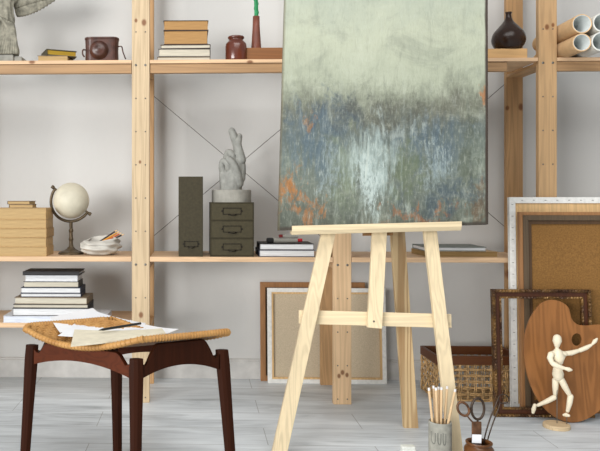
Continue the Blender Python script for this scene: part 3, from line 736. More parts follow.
# ornate gilt frame
m = Mat('old_gilt', .42, .5, .35); v = m.coord(); vo = m.n('ShaderNodeTexVoronoi'); m.l(v, vo.inputs['Vector']); vo.inputs['Scale'].default_value = 110
nz = m.noise(v, 18, 4); m.color(m.mix(m.smooth(nz, .35, .7), (70, 44, 26), (132, 98, 52))); m.bump(vo.outputs['Distance'], .9, .006); M_GILT = m.m
M_DKW = wood('dark_frame_wood', (74, 42, 26), axis='Z', rough=.35)
Yg = 2.905; kG = .055
rt, M, W, h_ = lean_frame('ornate_frame', 'empty ornate dark gilt picture frame leaning behind the palette', 'picture frame', 494.3, 593.6, 289.6, Yg, kG, .025,
           [('outer_ornament', .012, M_GILT, 0, .024), ('cove_moulding', .018, M_DKW, .008, .015), ('inner_beading', .008, M_GILT, .004, .018)])
bm = B(); n1 = int(2*W/.014)
for k in range(n1+1):
    for z in (.006, h_-.006): blob(bm, M @ Vector((-W+.006+(2*W-.012)*k/n1, .0, z)), .0068, .005, .0058, None, 8, 6)
n2 = int(h_/.014)
for k in range(1, n2):
    for s in (-1, 1): blob(bm, M @ Vector((s*(W-.006), .0, .006+(h_-.012)*k/n2)), .0058, .005, .0068, None, 8, 6)
link('carved_beads', bm, M_GILT, rt, smooth=True)
# palette
kP = .13; YP = 2.838
out = [(552, 294.3), (561, 296.5), (567.5, 301.5), (569.5, 307.5), (571.5, 314), (577, 318.8), (586, 320), (598, 319), (610, 321.5), (620, 330), (626, 343), (627, 358), (622, 375), (612, 391), (600, 403.5), (588, 412), (575, 416.2), (563, 415), (551, 408.5), (541, 398.5), (533, 385), (527, 368), (524, 350), (524.5, 332), (529, 315), (538, 300.5), (545, 295.6)]
pc = [PL(a, b, YP, kP) for a, b in out]
pc = spline(pc, 4, closed=True)
hole = [PL(576.3+5.3*math.cos(R_(a)), 333.8+6.4*math.sin(R_(a)), YP, kP) for a in range(0, 360, 15)]
zmin = min(p.z for p in pc)
cu = bpy.data.curves.new('palette_outline', 'CURVE'); cu.dimensions = '2D'; cu.fill_mode = 'BOTH'; cu.extrude = .0035; cu.bevel_depth = .001
org = Vector((PL(575, 416, YP, kP).x, YP+kP*0, 0)); aP = math.atan(kP)
MP = Matrix.Translation(org) @ Matrix.Rotation(PI/2-aP, 4, 'X'); MPi = MP.inverted()
for loop in (pc, hole):
    sp = cu.splines.new('POLY'); sp.points.add(len(loop)-1); sp.use_cyclic_u = True
    for i, p in enumerate(loop):
        q = MPi @ p; sp.points[i].co = (q.x, q.y, 0, 1)
tmp = bpy.data.objects.new('palette_tmp', cu); COL.objects.link(tmp)
bpy.context.view_layer.update()
me = bpy.data.meshes.new_from_object(tmp.evaluated_get(bpy.context.evaluated_depsgraph_get())); bpy.data.objects.remove(tmp)
bm = B(); bm.from_mesh(me); bpy.data.meshes.remove(me); bm.transform(MP)
zm_ = min(v.co.z for v in bm.verts); bm.transform(Matrix.Translation((0, 0, -zm_+.0005 if zm_ < .03 else 0)))
M_PAL = wood('palette_plywood', (142, 94, 52), (98, 60, 28), axis='Z', rough=.4, grain=.6, ring=.65)
tagit(link('painters_palette', bm, M_PAL), 'large brown kidney-shaped wooden palette with thumb hole leaning on the frame', 'palette')

# ------------------------------------------------------------------ artist mannequin
M_MAN = plain('cream_mannequin_wood', (228, 216, 190), .5, .05, 20, .3)
mb = G(556.5, 427.5); my = mb.y
mn = empty('artist_mannequin', (mb.x, my, 0), 'cream wooden artist mannequin in a running pose on a round stand', 'mannequin')
ms = my/F_PX
bm = B(); rr = 12.2*ms; lathe(bm, [(0, 0), (rr, 0), (rr, .012), (rr-.003, .016), (0, .016)], (mb.x, my, 0), 40); link('round_stand', bm, wood('stand_wood', (206, 182, 146), axis='X', grain=2), mn, bevel=.001)
def mp(px, py, dy=0.0): return P(px, py, my+dy)
def mlimb(nm, pts, rs, dys=None):
    bm = B(); limb(bm, [mp(p[0], p[1], p[2] if len(p) > 2 else 0) for p in pts], [r*ms for r in rs], 16); return link(nm, bm, M_MAN, mn, smooth=True)
mlimb('head', [(557.2, 338.2), (557.2, 341), (557.0, 345.2)], [3.8, 4.2, 2.6])
mlimb('neck', [(557, 347), (557, 350.5)], [1.7, 2.0])
mlimb('chest', [(557.6, 352.8), (558.4, 357), (558.6, 361)], [4.4, 6.2, 4.4])
mlimb('shoulder_bar', [(551.5, 354), (557, 352.8), (564.5, 354)], [2.6, 3.2, 2.6])
mlimb('waist_ball', [(558, 364), (558, 367)], [3.2, 3.2])
mlimb('pelvis', [(557.6, 370), (558, 374), (558.2, 376.2)], [4.4, 5.3, 4.8])
mlimb('upper_arm', [(551, 354.5, -.012), (549.9, 358, -.016), (552, 363, -.022)], [2.9, 2.8, 2.2])
mlimb('forearm', [(553.5, 364, -.026), (558, 366.4, -.034), (564.5, 368.3, -.040)], [2.6, 2.4, 1.6])
mlimb('hand', [(566, 368.6, -.042), (569, 369.6, -.044), (571, 369.9, -.044)], [1.6, 2.2, 1.3])
mlimb('upper_arm', [(565.5, 353.5, .004), (571, 353, .006), (578, 350.9, .008)], [2.3, 2.5, 1.9])
mlimb('forearm', [(580, 350.3, .008), (586, 347.9, .010), (591, 345.1, .010)], [2.1, 2.2, 1.4])
mlimb('hand', [(592.5, 344, .010), (595, 341, .010), (597, 338.8, .010)], [1.2, 2.0, .9])
mlimb('thigh', [(561.5, 380, -.004), (565, 387, -.006), (569, 394, -.006)], [3.1, 3.0, 2.2])
mlimb('shin', [(570.5, 396.5, -.006), (569.5, 403, -.004), (567.6, 411, -.002)], [2.7, 2.6, 1.7])
mlimb('foot', [(563.8, 415.0, -.006), (566, 414.8, -.010), (568.6, 415.6, -.020)], [1.2, 2.1, 1.4])
mlimb('thigh', [(555.5, 380, .010), (555.3, 387, .012), (555.3, 394, .014)], [3.0, 2.8, 2.1])
mlimb('shin', [(554, 397.5, .014), (547.5, 401, .022), (538, 405.2, .030)], [2.6, 2.4, 1.6])
mlimb('foot', [(534.8, 405.2, .032), (533.6, 409.4, .034), (533.0, 412.5, .034)], [1.7, 2.1, 1.4])
bm = B(); q = mp(557, 376, .004); tube(bm, [(q.x, q.y, .014), q], .0016, 8); q = mp(566.5, 415.5, -.006); tube(bm, [(mb.x+rr*.75, my-.006, .014), (mb.x+rr*.75, my-.006, q.z), q], .0012, 8)
link('support_rod', bm, M_STEEL, mn)

# ------------------------------------------------------------------ easel + painting
kE = .12; DE = 2.44
EP = (212, 193, 158)
M_EA = wood('pale_easel_pine', EP, axis='Z', ring=.45); M_EAX = wood('pale_easel_pine_across', EP, axis='X', ring=.4); M_EAB = wood('easel_rear_pine', (196, 170, 130), (146, 110, 70), axis='Z', ring=1.1, grain=.7)
ez = empty('easel', (PL(366, 454, DE, kE).x, 2.52, 0), 'pale pine three-legged A-frame easel standing on the floor', 'easel')
def foot(px1, py1, px2, py2, z=0.0):     # extend the picture line down to z on the leg plane
    a = PL(px1, py1, DE, kE); b = PL(px2, py2, DE, kE); t = (z-a.z)/(b.z-a.z); return a.lerp(b, t)
nrm = Vector((0, -1, kE)).normalized()
for (a, b, ww, w2, t) in (((279.5, 451), (328, 234), .0545, .0490, 'l'), ((455.5, 451), (429.8, 232), .0465, .0465, 'r')):
    bt = foot(*a, *b, 0.0); tp = foot(*a, *b, 1.86 if t == 'l' else 1.84)
    bm = B(); beam(bm, bt+Vector((0, 0, .003)), tp, ww, .022, nrm, w2*.98)
    for v in bm.verts:
        if v.co.z < .03: v.co.z = 0
    link('front_leg', bm, M_EA, ez, bevel=.0015)
bm = B(); c1 = G(410.5, 427.3, 0); tp = P(378, -52, 2.70)
beam(bm, c1, tp, .0565, .024, Vector((0, -1, -.1)).normalized(), .050)
for v in bm.verts:
    if v.co.z < .03: v.co.z = 0
link('rear_leg', bm, M_EAB, ez, bevel=.0015)
DB = DE+.0245; 
a = PL(298.8, 316.8, DB, kE); b = PL(450.6, 321.0, DB, kE)
bm = B(); beam(bm, a, b, 13.6*2.5/F_PX, .020, nrm); link('crossbar', bm, M_EAX, ez, bevel=.0015)
a = PL(374.2, 328, DE, kE); b = PL(382.0, 180, DE, kE)
bm = B(); beam(bm, a, b, .0515, .020, nrm); link('mast', bm, M_EA, ez, bevel=.0015)
bm = B(); p = PL(374, 321.5, DE-.0115, kE); lathe(bm, [(0, 0), (.004, 0), (.003, .0015), (0, .002)], (0, 0, 0), 10); bm.transform(Matrix.Translation(p+Vector((0,.0015,0))) @ Matrix.Rotation(PI/2, 4, 'X')); link('bolt', bm, M_STEEL, ez)
bm = B(); beam(bm, PL(364.5, 234.4, DE+.0, kE)+Vector((0, .022, 0)), PL(394, 234.1, DE, kE)+Vector((0, .022, 0)), .012, .020, nrm); link('slide_bracket', bm, plain('dark_bracket_wood', (150, 112, 72), .6), ez)  # bracket in a browner tone than the rest of the easel
# ledge: lip + plank under the canvas
DL = DE-.0655
A0 = PL(292.3, 230.4, DL, kE); A1 = PL(462.0, 225.9, DL, kE)
bm = B(); u = (A1-A0).normalized(); L = (A1-A0).length
sc = 2.48/F_PX
prof = [(0, 4.4*sc), (.0, -.5*sc), (.008, -4.6*sc), (.052, -4.6*sc), (.052, -.8*sc), (.0145, -.8*sc), (.0145, 4.4*sc)]
va = [bm.verts.new(A0+Vector((0, y_, z_))) for y_, z_ in prof]; vb = [bm.verts.new(A1+Vector((0, y_, z_))) for y_, z_ in prof]
bm.faces.new(va); bm.faces.new(vb[::-1])
for i in range(len(prof)): bm.faces.new((va[i], va[(i+1) % len(prof)], vb[(i+1) % len(prof)], vb[i]))
link('ledge', bm, M_EAX, ez, bevel=.001)

# painting
kc = .10; DC = 2.4125
def pc_(px, py): return PL(px, py, DC+.0, kc)
BLc, BRc = pc_(278.2, 230.2), pc_(488.2, 224.4)
T1, T2 = pc_(284.6, 0), pc_(487.8, 0)
ext = 1.18
TLc = BLc.lerp(T1, ext); TRc = BRc.lerp(T2, ext)
pt_ = empty('painting', ((BLc.x+BRc.x)/2, DC+kc*BLc.z, min(BLc.z, BRc.z)), 'large abstract painting in sage, slate blue and rust standing on the easel', 'painting')
nb = Vector((0, 1, -kc)).normalized()*.024
m = Mat('abstract_oil_paint', .5, .35)
tc = m.n('ShaderNodeTexCoord'); uv = tc.outputs['UV']; sx = m.n('ShaderNodeSeparateXYZ'); m.l(uv, sx.inputs[0]); U, V = sx.outputs[0], sx.outputs[1]; U0 = U; V0 = V
def mapuv(s): 
    mp_ = m.n('ShaderNodeMapping'); m.l(uv, mp_.inputs[0]); mp_.inputs['Scale'].default_value = s; return mp_.outputs[0]
nA = m.noise(mapuv((5, 3.5, 1)), 1, 8, .7, .8); nS = m.noise(mapuv((30, 5, 1)), 1, 7, .72, .6); nF = m.noise(mapuv((85, 26, 1)), 1, 6, .75, .3); nB = m.noise(mapuv((10, 9, 1)), 1, 8, .72, 1.2); nC = m.noise(mapuv((22, 14, 3)), 1.2, 8, .75, .8)
nH = m.noise(mapuv((14, 50, 1)), 1, 5, .65); nM = m.noise(mapuv((3.5, 4.5, 7)), 1, 7, .7, .6)
vv = m.math('ADD', V, m.math('MULTIPLY', m.math('SUBTRACT', nA, .5), .34)); vv = m.math('ADD', vv, m.math('MULTIPLY', m.math('SUBTRACT', nC, .5), .22))
c = m.ramp(vv, [(.0, (72, 76, 66)), (.12, (92, 98, 88)), (.28, (100, 108, 98)), (.42, (84, 92, 88)), (.50, (92, 94, 82)), (.57, (116, 120, 104)), (.66, (146, 151, 132)), (.84, (160, 164, 144)), (1.0, (148, 154, 138))])
c = m.mix(m.math('MULTIPLY', m.smooth(nM, .48, .72), .40), c, (172, 176, 158)); c = m.mix(m.math('MULTIPLY', m.smooth(nM, .50, .30), .38), c, (96, 102, 92))
wp = m.noise(mapuv((6, 5, 2)), 1, 6, .7, .5); wq = m.noise(mapuv((9, 4, 9)), 1.3, 6, .7, .5)
U = m.math('ADD', U, m.math('MULTIPLY', m.math('SUBTRACT', wp, .5), .34)); V = m.math('ADD', V, m.math('MULTIPLY', m.math('SUBTRACT', wq, .5), .46))
def gauss(u0, v0, su, sv):
    a = m.math('DIVIDE', m.math('SUBTRACT', U, u0), su); b = m.math('DIVIDE', m.math('SUBTRACT', V, v0), sv)
    return m.math('POWER', 2.718, m.math('MULTIPLY', m.math('ADD', m.math('MULTIPLY', a, a), m.math('MULTIPLY', b, b)), -1.0))
def patch(c, g_, nz_, lo, hi, col, amt):
    f_ = m.smooth(m.math('ADD', m.math('MULTIPLY', g_, .75), m.math('MULTIPLY', m.math('SUBTRACT', nz_, .5), m.math('MULTIPLY', m.math('MINIMUM', m.math('MULTIPLY', g_, 4.0), 1.0), 2.2))), lo, hi); return m.mix(m.math('MULTIPLY', f_, amt), c, col)
c = patch(c, gauss(.22, .48, .24, .10), nB, .2, .9, (58, 76, 90), .8)
c = patch(c, gauss(.15, .34, .20, .16), nS, .2, .95, (64, 84, 98), .75)
c = patch(c, gauss(.70, .36, .26, .16), nS, .2, .95, (60, 78, 92), .75)
c = patch(c, gauss(.80, .12, .24, .11), nB, .2, .95, (56, 70, 80), .75)
c = patch(c, gauss(.50, .50, .30, .06), nB, .2, .9, (70, 70, 60), .75)
c = patch(c, gauss(.84, .52, .18, .09), nS, .2, .9, (70, 68, 56), .65)
c = patch(c, gauss(.62, .24, .12, .18), nC, .3, .9, (84, 94, 66), .6)
c = patch(c, gauss(.30, .24, .12, .22), nC, .3, .9, (106, 116, 92), .6)
c = patch(c, gauss(.92, .30, .08, .25), nC, .3, .9, (72, 78, 62), .6)
c = patch(c, gauss(.45, .26, .15, .20), nS, .2, 1.0, (150, 164, 160), .85)
c = patch(c, gauss(.43, .20, .07, .14), nF, .25, .95, (176, 188, 184), .8)
c = patch(c, gauss(.58, .42, .12, .06), nS, .30, .95, (146, 154, 148), .75)
c = patch(c, gauss(.74, .28, .07, .16), nF, .30, .95, (130, 144, 146), .7)
c = patch(c, gauss(.22, .26, .07, .16), nF, .30, .95, (124, 138, 142), .7)
c = patch(c, gauss(.02, .18, .12, .10), nC, .40, .85, (150, 98, 46), .9)
c = patch(c, gauss(.12, .08, .18, .07), nC, .48, .85, (140, 92, 48), .8)
c = patch(c, gauss(.14, .48, .06, .06), nC, .50, .85, (136, 98, 62), .7)
c = patch(c, gauss(.99, .55, .06, .10), nC, .42, .85, (146, 94, 50), .9)
c = patch(c, gauss(.68, .05, .30, .045), nC, .45, .85, (126, 84, 54), .8)
c = patch(c, gauss(.97, .08, .07, .14), nC, .4, .85, (92, 70, 48), .7)
lowm = m.math('ADD', .35, m.math('MULTIPLY', m.smooth(V0, .72, .5), .65))
c = m.mix(m.math('MULTIPLY', m.math('MULTIPLY', m.smooth(nS, .52, .74), .42), lowm), c, (168, 174, 162)); c = m.mix(m.math('MULTIPLY', m.math('MULTIPLY', m.smooth(nS, .48, .28), .50), lowm), c, (50, 56, 54))
c = m.mix(m.math('MULTIPLY', m.math('MULTIPLY', m.smooth(nF, .50, .72), .34), lowm), c, (176, 180, 166)); c = m.mix(m.math('MULTIPLY', m.math('MULTIPLY', m.smooth(nF, .5, .28), .36), lowm), c, (54, 58, 52))
c = m.mix(m.math('MULTIPLY', m.smooth(nH, .52, .75), .16), c, (172, 176, 162))
eb = m.math('ADD', U0, m.math('MULTIPLY', nS, .014))
c = m.mix(m.smooth(eb, .988, .999), c, (54, 44, 36)); c = m.mix(m.math('MULTIPLY', m.smooth(m.math('ADD', V0, m.math('MULTIPLY', nB, .01)), .024, .012), .9), c, (56, 50, 42))
c = m.mix(m.math('MULTIPLY', m.smooth(m.math('ADD', U0, m.math('MULTIPLY', nC, .012)), .018, .008), .55), c, (96, 88, 66))
m.color(c); m.bump(m.math('ADD', nF, nS), .35, .003); M_PAINT = m.m
bm = B(); uvl = bm.loops.layers.uv.new('UVMap'); vmax = ext
quad = [(BLc, (0, 0)), (BRc, (1, 0)), (TRc, (1, vmax)), (TLc, (0, vmax))]
fv = [bm.verts.new(p) for p, _ in quad]; bv = [bm.verts.new(p+nb) for p, _ in quad]
f = bm.faces.new(fv)
for l_, (_, t_) in zip(f.loops, quad): l_[uvl].uv = t_
for i in range(4):
    f = bm.faces.new((fv[i], fv[(i+1) % 4], bv[(i+1) % 4], bv[i])); e1, e2 = quad[i][1], quad[(i+1) % 4][1]
    for l_, t_ in zip(f.loops, (e1, e2, e2, e1)): l_[uvl].uv = t_
f = bm.faces.new(bv[::-1])
for l_, t_ in zip(f.loops, [q[1] for q in quad][::-1]): l_[uvl].uv = t_
link('painted_canvas', bm, M_PAINT, pt_)
bm = B(); off = nb*1.0
ins = .04
for (a, b) in ((BLc, BRc), (TLc, TRc), (BLc, TLc), (BRc, TRc)):
    cen = (BLc+BRc+TLc+TRc)/4
    a2 = a+(cen-a).normalized()*ins+nb*1.17; b2 = b+(cen-b).normalized()*ins+nb*1.17
    beam(bm, a2, b2, .035, .008, Vector((0, -1, kc)))
link('stretcher', bm, M_STRE, pt_)

# ------------------------------------------------------------------ stool with papers
M_TEAK = wood('dark_teak', (46, 20, 8), (28, 11, 4), axis='Z', rough=.5, spec=.08, ring=.5)
M_TEAKX = wood('dark_teak_apron', (80, 38, 20), (46, 20, 10), axis='X', rough=.5, spec=.10, ring=.5)
ZA = .424
L3 = G(136.3, 358.5, ZA); L1 = G(32.2, 344.5, ZA); L4 = G(221.8, 349.5, ZA); L2 = L1+L4-L3
SO = (L1+L4)/2; SO.z = 0
e1 = (L1-L3).normalized(); e2 = (L4-L3).normalized()
stl = empty('rattan_stool', SO, 'dark teak stool with a curved woven rattan seat in the left foreground', 'stool')
feet = {}
for nm, tp, fx in (('l3', L3, (136.2, 451)), ('l1', L1, (25.2, 451)), ('l4', L4, (230, 451)), ('l2', L2, (116.8, 451))):
    yb = tp.y-.0; q = P(fx[0], fx[1], tp.y); t = (0-tp.z)/(q.z-tp.z); ft = tp.lerp(q, t)
    outw = (Vector((tp.x, tp.y, 0))-SO).normalized(); ft.y += outw.y*.02; ft.z = 0
    bm = B(); up = tp+(tp-ft)*.0; up.z = ZA
    ps = [ft, ft.lerp(tp, .5), tp.lerp(ft, .12), tp]
    prev = None; ws = (.0115, .0135, .0160, .0150)
    for p, r_ in zip(ps, ws):
        rg_ = [bm.verts.new(p+e1*a*r_+e2*b*r_) for a, b in ((-1, -.55), (-.55, -1), (.55, -1), (1, -.55), (1, .55), (.55, 1), (-.55, 1), (-1, .55))]
        if prev:
            for k in range(8): bm.faces.new((prev[k], prev[(k+1) % 8], rg_[(k+1) % 8], rg_[k]))
        else: bm.faces.new(rg_)
        prev = rg_
    bm.faces.new(prev)
    link('leg', bm, M_TEAK, stl, bevel=.002)
def seat_z(s, t, n=0):      # s along e1 (-1..1), t along e2
    return ZA+.008 + .046*s*s + .003*t*t
def apron(A, Bq, raised, mt):
    """arched apron; top follows a dip near the legs and rises to the seat in between"""
    d = (Bq-A); Lh = d.length; d = d.normalized(); nn = Vector((-d.y, d.x, 0)); bm = B(); a = .014; rows = []
    n = 36
    for k in range(n+1):
        t = k/n; x_ = a+(Lh-2*a)*t; q = 2*t-1
        bot = ZA-.062+.030*(1-q*q)
        mt_ = min(t, 1-t); wd_ = .16 if raised else .10
        tt = min(1, max(0, (mt_-.05)/wd_)); sm = tt*tt*(3-2*tt)
        lo = ZA-.012-.012*math.sin(PI*min(1, mt_/.10))
        hi = seat_z(.86, 0)-.003 if raised else min(seat_z(q*.86, .8)-.003, ZA+.012)
        top = lo+(hi-lo)*sm
        p = A+d*x_
        rows.append([bm.verts.new(Vector((p.x, p.y, zz))+nn*o) for zz, o in ((bot, -.009), (top, -.009), (top, .009), (bot, .009))])
    for a_, b_ in zip(rows, rows[1:]):
        for k in range(4): bm.faces.new((a_[k], a_[(k+1) % 4], b_[(k+1) % 4], b_[k]))
    bm.faces.new(rows[0]); bm.faces.new(rows[-1][::-1]); link('apron', bm, mt, stl, bevel=.0015)
apron(L3, L1, False, M_TEAKX); apron(L4, L2, False, M_TEAKX)
apron(L3, L4, True, M_TEAK); apron(L1, L2, True, M_TEAK)
# woven seat
C0 = SO.copy(); HS, HT = (L1-L3).length/2+.026, (L4-L3).length/2+.024
def sp_(s, t, dz=0.0):
    rc = 1.0
    p = C0+e1*(s*HS)+e2*(t*HT); return Vector((p.x, p.y, seat_z(s, t)+dz))
m = Mat('woven_rattan', .5, .35); v = m.coord(); nz = m.noise(v, 12, 3); n2 = m.noise(v, 150, 3)
m.color(m.mix(m.math('MULTIPLY', n2, .5), m.ramp(nz, [(.3, (166, 118, 62)), (.7, (206, 160, 96))]), (120, 78, 36))); m.bump(n2, .3, .001); M_WEAVE = m.m
bm = B(); NS, NT = 56, 40
def outl(s, t):       # rounded corners
    return abs(s)**5+abs(t)**5 <= 1.15
def smax(t): return (max(0, 1.0-abs(t)**9*.13))
grid = {}
for i in range(25):
    for j in range(19):
        s = -1+2*i/24; t = -1+2*j/18
        grid[i, j] = [bm.verts.new(sp_(s*smax(t), t*smax(s), dz)) for dz in (0, .006)]
for i in range(24):
    for j in range(18):
        for q in (0, 1): bm.faces.new([grid[a, b][q] for a, b in ((i, j), (i+1, j), (i+1, j+1), (i, j+1))])
for i in range(24):
    for j in (0, 18): bm.faces.new([grid[i, j][0], grid[i+1, j][0], grid[i+1, j][1], grid[i, j][1]])
for j in range(18):
    for i in (0, 24): bm.faces.new([grid[i, j][0], grid[i, j+1][0], grid[i, j+1][1], grid[i, j][1]])
seat = link('seat', bm, plain('seat_underlay', (120, 80, 42), .6), stl)
bm = B()
for i in range(NS):
    s = -1+2*(i+.5)/NS
    tube(bm, [sp_(s*smax(-1+2*j/NT), (-1+2*j/NT)*smax(s), .0075+.0014*(1 if ((i//2+j//2) % 2) else -1)) for j in range(NT+1)], .0036, 6, squash=.7)
for j in range(NT):
    t = -1+2*(j+.5)/NT
    tube(bm, [sp_((-1+2*i/NS)*smax(t), t*smax(-1+2*i/NS), .0075-.0014*(1 if ((i//2+j//2) % 2) else -1)) for i in range(NS+1)], .0034, 6, squash=.7)
link('woven_strands', bm, M_WEAVE, seat, smooth=True)
bm = B(); ed = []
NE = 14
for k in range(NE): ed.append(sp_(-1+2*k/NE, -smax(-1+2*k/NE), .005))
for k in range(NE): ed.append(sp_(smax(-1+2*k/NE), -1+2*k/NE, .005))
for k in range(NE): ed.append(sp_(1-2*k/NE, smax(1-2*k/NE), .005))
for k in range(NE): ed.append(sp_(-smax(1-2*k/NE), 1-2*k/NE, .005))
tube(bm, ed, .0095, 10, closed=True)
ed2 = spline(ed, 5, closed=True)
for k in range(0, len(ed2)):
    if k % 2: continue
    p = ed2[k]; d = (ed2[(k+1) % len(ed2)]-p).normalized(); u1 = d.cross(Vector((0, 0, 1))).normalized(); u2 = u1.cross(d)
    tube(bm, [p+(u1*math.cos(2*PI*q/8)+u2*math.sin(2*PI*q/8))*.0098+d*(.0015*q/8) for q in range(8)], .0019, 5, closed=True)
link('rim_binding', bm, M_WEAVE, seat, smooth=True)
# papers
M_BLUEW = plain('cool_white_paper', (232, 234, 238), .7, .03, 8); M_MANILA = plain('manila_pad', (216, 208, 186), .7, .05, 30)
def sheet(name, corners, z, th, mt, label, cat, group=None, drape=True, n=10):
    cs_ = [G(a, b, z) for a, b in corners]; bm = B(); g = {}
    for i in range(n+1):
        for j in range(n+1):
            u_, v_ = i/n, j/n
            p = cs_[0].lerp(cs_[1], u_).lerp(cs_[3].lerp(cs_[2], u_), v_)
            q = p-C0; s = q.dot(e1)/HS; t = q.dot(e2)/HT
            zz = z+(.026*(s*s-.40) if drape else 0)
            g[i, j] = [bm.verts.new((p.x, p.y, zz+dz)) for dz in (0, th)]
    for i in range(n):
        for j in range(n):
            for q in (0, 1): bm.faces.new([g[a, b][q] for a, b in ((i, j), (i+1, j), (i+1, j+1), (i, j+1))])
    for i in range(n):
        for j in (0, n): bm.faces.new([g[i, j][0], g[i+1, j][0], g[i+1, j][1], g[i, j][1]])
        for j in (0, n): bm.faces.new([g[j, i][0], g[j, i+1][0], g[j, i+1][1], g[j, i][1]])
    return tagit(link(name, bm, mt), label, cat, group)
zs = ZA+.0415
g_ = 'loose sheets on the stool'
sheet('paper_sheet', [(50, 327.0), (60, 334.5), (118, 324.5), (93, 316.6)], zs, .001, M_PAPER, 'white loose sheet at the left of the papers on the stool', 'paper', g_)
sheet('paper_sheet', [(58, 336.5), (122, 334), (146, 321), (92, 317.4)], zs+.0022, .001, M_BLUEW, 'white drawing sheet lying across the middle of the stool seat', 'paper', g_)
sheet('paper_sheet', [(118, 333.0), (168, 332.6), (178.5, 328.0), (130, 319.5)], zs+.0044, .0016, M_PAPER, 'white sheet peeking out to the right from under the manila pad', 'paper', g_)
sheet('manila_pad', [(70.8, 343.6), (165.5, 333.6), (162, 327.2), (74.5, 331.0)], zs+.0085, .005, M_MANILA, 'cream manila sketch pad lying under the pencil on the stool', 'sketch pad', None)
a = G(98.5, 330.2, zs+.0172); b = G(140.6, 323.4, zs+.0172)
pen('black_pencil', a, b, .0042, (('lead', 0, .02, .1, .3, M_LEAD, None), ('sharpened_tip', .02, .11, .3, 1, M_LEAD, None), ('shaft', .11, 1, 1, 1, M_MBLK, None)), 'black pencil lying across the manila pad on the stool', 'pencil')

# ------------------------------------------------------------------ foreground: brush cup, jar with scissors, eraser
cpY = 2.362; cc = P(440.1, 0, cpY); rc = 10.9/F_PX*cpY; zt = Zp(440, 421.0, cpY)
M_CUP = plain('grey_stoneware', (146, 144, 134), .7, .12, 40, .25, 0, .2)
cup = empty('stoneware_cup', (cc.x, cpY, 0), 'grey stoneware cup holding wooden pencils at the foot of the easel', 'cup')
bm = B(); lathe(bm, [(0, 0), (rc*.97, 0), (rc, .003), (rc, zt-.002), (rc-.001, zt), (rc-.0045, zt), (rc-.005, zt-.004), (rc-.005, .008), (0, .008)], (cc.x, cpY, 0), 48); link('cup_body', bm, M_CUP, cup, smooth=False, bevel=.0005)
bm = B()
for px in (435.3, 440.0, 444.6):
    pts = [(-1.6, 433.5), (-1.6, 441.5), (-.6, 445), (.8, 443.5), (1.0, 434)]
    w3 = []
    for dx, py in pts:
        xx = P(px+dx, py, cpY-rc).x-cc.x; xx = max(-rc*.95, min(rc*.95, xx*1.0)); w3.append(Vector((cc.x+xx, cpY-math.sqrt(rc*rc-xx*xx), Zp(px, py, cpY-rc))))
    tube(bm, spline(w3, 4), .0016, 6)
link('raised_marks', bm, plain('grey_relief', (112, 112, 104), .7), cup, smooth=True)['label'] = 'darker raised loop marks'
M_RAW = wood('raw_pine_pencil', (206, 176, 136), axis='Z', grain=3); M_WTIP = plain('pale_pencil_tip', (216, 212, 210), .5)
tips = [(428.8, 387.8, -.004, 'leaning out leftmost'), (433.4, 385.8, .012, 'second from the left'), (435.9, 387.6, -.006, 'third from the left, in front'), (438.6, 386.8, .018, 'in the middle, at the back'), (441.5, 387.2, 0.0, 'just right of the middle'), (447.2, 386.2, .014, 'second from the right'), (455.4, 389.2, -.012, 'leaning out far to the right')]
for (px, py, dy, where) in tips:
    top = P(px, py, cpY+dy); bx = max(-rc*.62, min(rc*.62, (cc.x-top.x)*.4+ (top.x-cc.x)*0)); 
    bx = cc.x + (top.x-cc.x)*(.30 if px < 450 else -.1)
    bot = Vector((bx, cpY+dy*.6, .0125))
    # stay inside the mouth
    pen('wooden_pencil', bot, top, .0042, (('shaft', 0, .965, 1, 1, M_RAW, None), ('end_cap', .965, 1, .98, .9, M_WTIP, 'pale painted end')), 'raw wooden pencil %s in the grey cup' % where, 'pencil', 'pencils in the grey cup')
# amber jar + scissors
ajY = 2.31; jc = P(479, 0, ajY); rj = 13.2/F_PX*ajY; zt = Zp(479, 441.5, ajY)
M_AMB = plain('amber_glazed_ceramic', (92, 56, 26), .3, .2, 20, .4)
bm = B(); lathe(bm, [(0, 0), (rj*.95, 0), (rj*1.05, .006), (rj*1.08, .03), (rj*1.04, zt-.022), (rj*.86, zt-.012), (rj*.80, zt-.009), (rj*.94, zt-.006), (rj*.95, zt-.001), (rj*.90, zt), (rj*.78, zt), (rj*.76, zt-.012), (rj*.95, zt-.03), (rj*.95, .008), (0, .007)], (jc.x, ajY, 0), 44)
tagit(link('amber_jar', bm, M_AMB, smooth=True), 'small amber-brown jar holding old scissors in the right foreground', 'jar')
M_RUST = plain('rusty_iron', (104, 72, 50), .45, .25, 60, .5, .6, .2); M_RUSTD = plain('dark_old_iron', (66, 52, 42), .4, .2, 60, .5, .6, .15)
def ap(px, py, dy=0.0): return P(px, py, ajY+dy)
sc_ = empty('scissors', (ap(476, 445).x, ajY, .012), 'old rusty iron scissors standing handles up in the amber jar', 'scissors')
def ringpts(cx_, cy_, rx, ry, rot, dy, n=20):
    return [ap(cx_+rx*math.cos(t)*math.cos(rot)-ry*math.sin(t)*math.sin(rot), cy_+rx*math.cos(t)*math.sin(rot)+ry*math.sin(t)*math.cos(rot), dy) for t in [2*PI*k/n for k in range(n)]]
bm = B(); tube(bm, ringpts(463.3, 409.0, 5.2, 7.3, R_(-32), -.004), .0042, 10, closed=True)
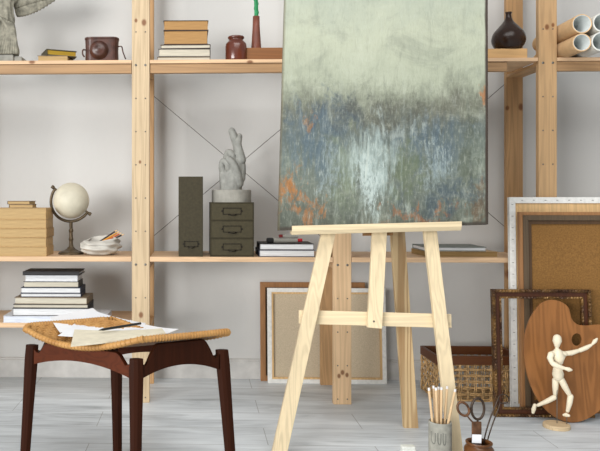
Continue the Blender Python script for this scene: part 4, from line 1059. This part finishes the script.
tube(bm, spline([ap(466.8, 415.5, -.004), ap(470.5, 420, -.004), ap(475, 426, -.003), ap(477, 440, 0), ap(477.5, 455, 0), ap(478, 467, 0)], 4), .0052, 8, squash=.5)
link('handle_half', bm, M_RUST, sc_, smooth=True)['label'] = 'half with the rounder handle loop'
bm = B(); tube(bm, ringpts(477.8, 408.8, 6.4, 10.6, 0, .004), .0042, 10, closed=True)
tube(bm, spline([ap(477.5, 419, .004), ap(477.5, 424, .004), ap(476, 430, .003), ap(474.5, 441, .003), ap(474.5, 455, .003), ap(474.8, 467, .003)], 4), .0056, 8, squash=.5)
link('handle_half', bm, M_RUSTD, sc_, smooth=True)['label'] = 'half with the long oval handle loop'
bm = B(); beam(bm, ap(476.6, 421.5, -.003), ap(476.5, 447, -.003), .032, .007); link('pivot_plate', bm, M_RUST, sc_, bevel=.003)
bm = B(); beam(bm, ap(476.8, 434.6, -.008), ap(476.6, 443, -.008), .030, .002, (0, -1, 0)); link('paper_tag', bm, M_BLUEW, sc_)['label'] = 'pale wrapped tag'
tw = empty('wire_tweezers', (ap(486, 445).x, ajY, .012), 'thin dark wire snips with a loop leaning right in the amber jar', 'tool')
bm = B(); tube(bm, spline([ap(481, 466, .016), ap(484, 441, .014), ap(489, 422, .012), ap(496, 404, .010), ap(498.5, 398.5, .010)], 4), .0024, 8); tube(bm, spline([ap(482.5, 466, .02), ap(487.5, 441, .02), ap(492, 426, .018), ap(497.5, 411, .014), ap(500.5, 402, .012)], 4), .0022, 8); link('arms', bm, M_RUSTD, tw, smooth=True)
bm = B(); tube(bm, ringpts(503.5, 399.0, 5.2, 4.6, R_(20), .010), .0019, 8, closed=True); link('loop', bm, M_RUSTD, tw, smooth=True)
# eraser block
er = G(410.5, 455.5, 0); bm = B(); 
ey = er.y; er0 = X(402.5, ey); er1 = X(419.5, ey); ez1 = Zp(411, 447.0, ey)
tagit(link('kneaded_eraser', (box(bm, er0, er1-.012, ey, ey+.03, 0, ez1), bm)[1], plain('white_eraser', (218, 220, 212), .7), bevel=.004), 'small white eraser block on the floor left of the grey cup', 'eraser')
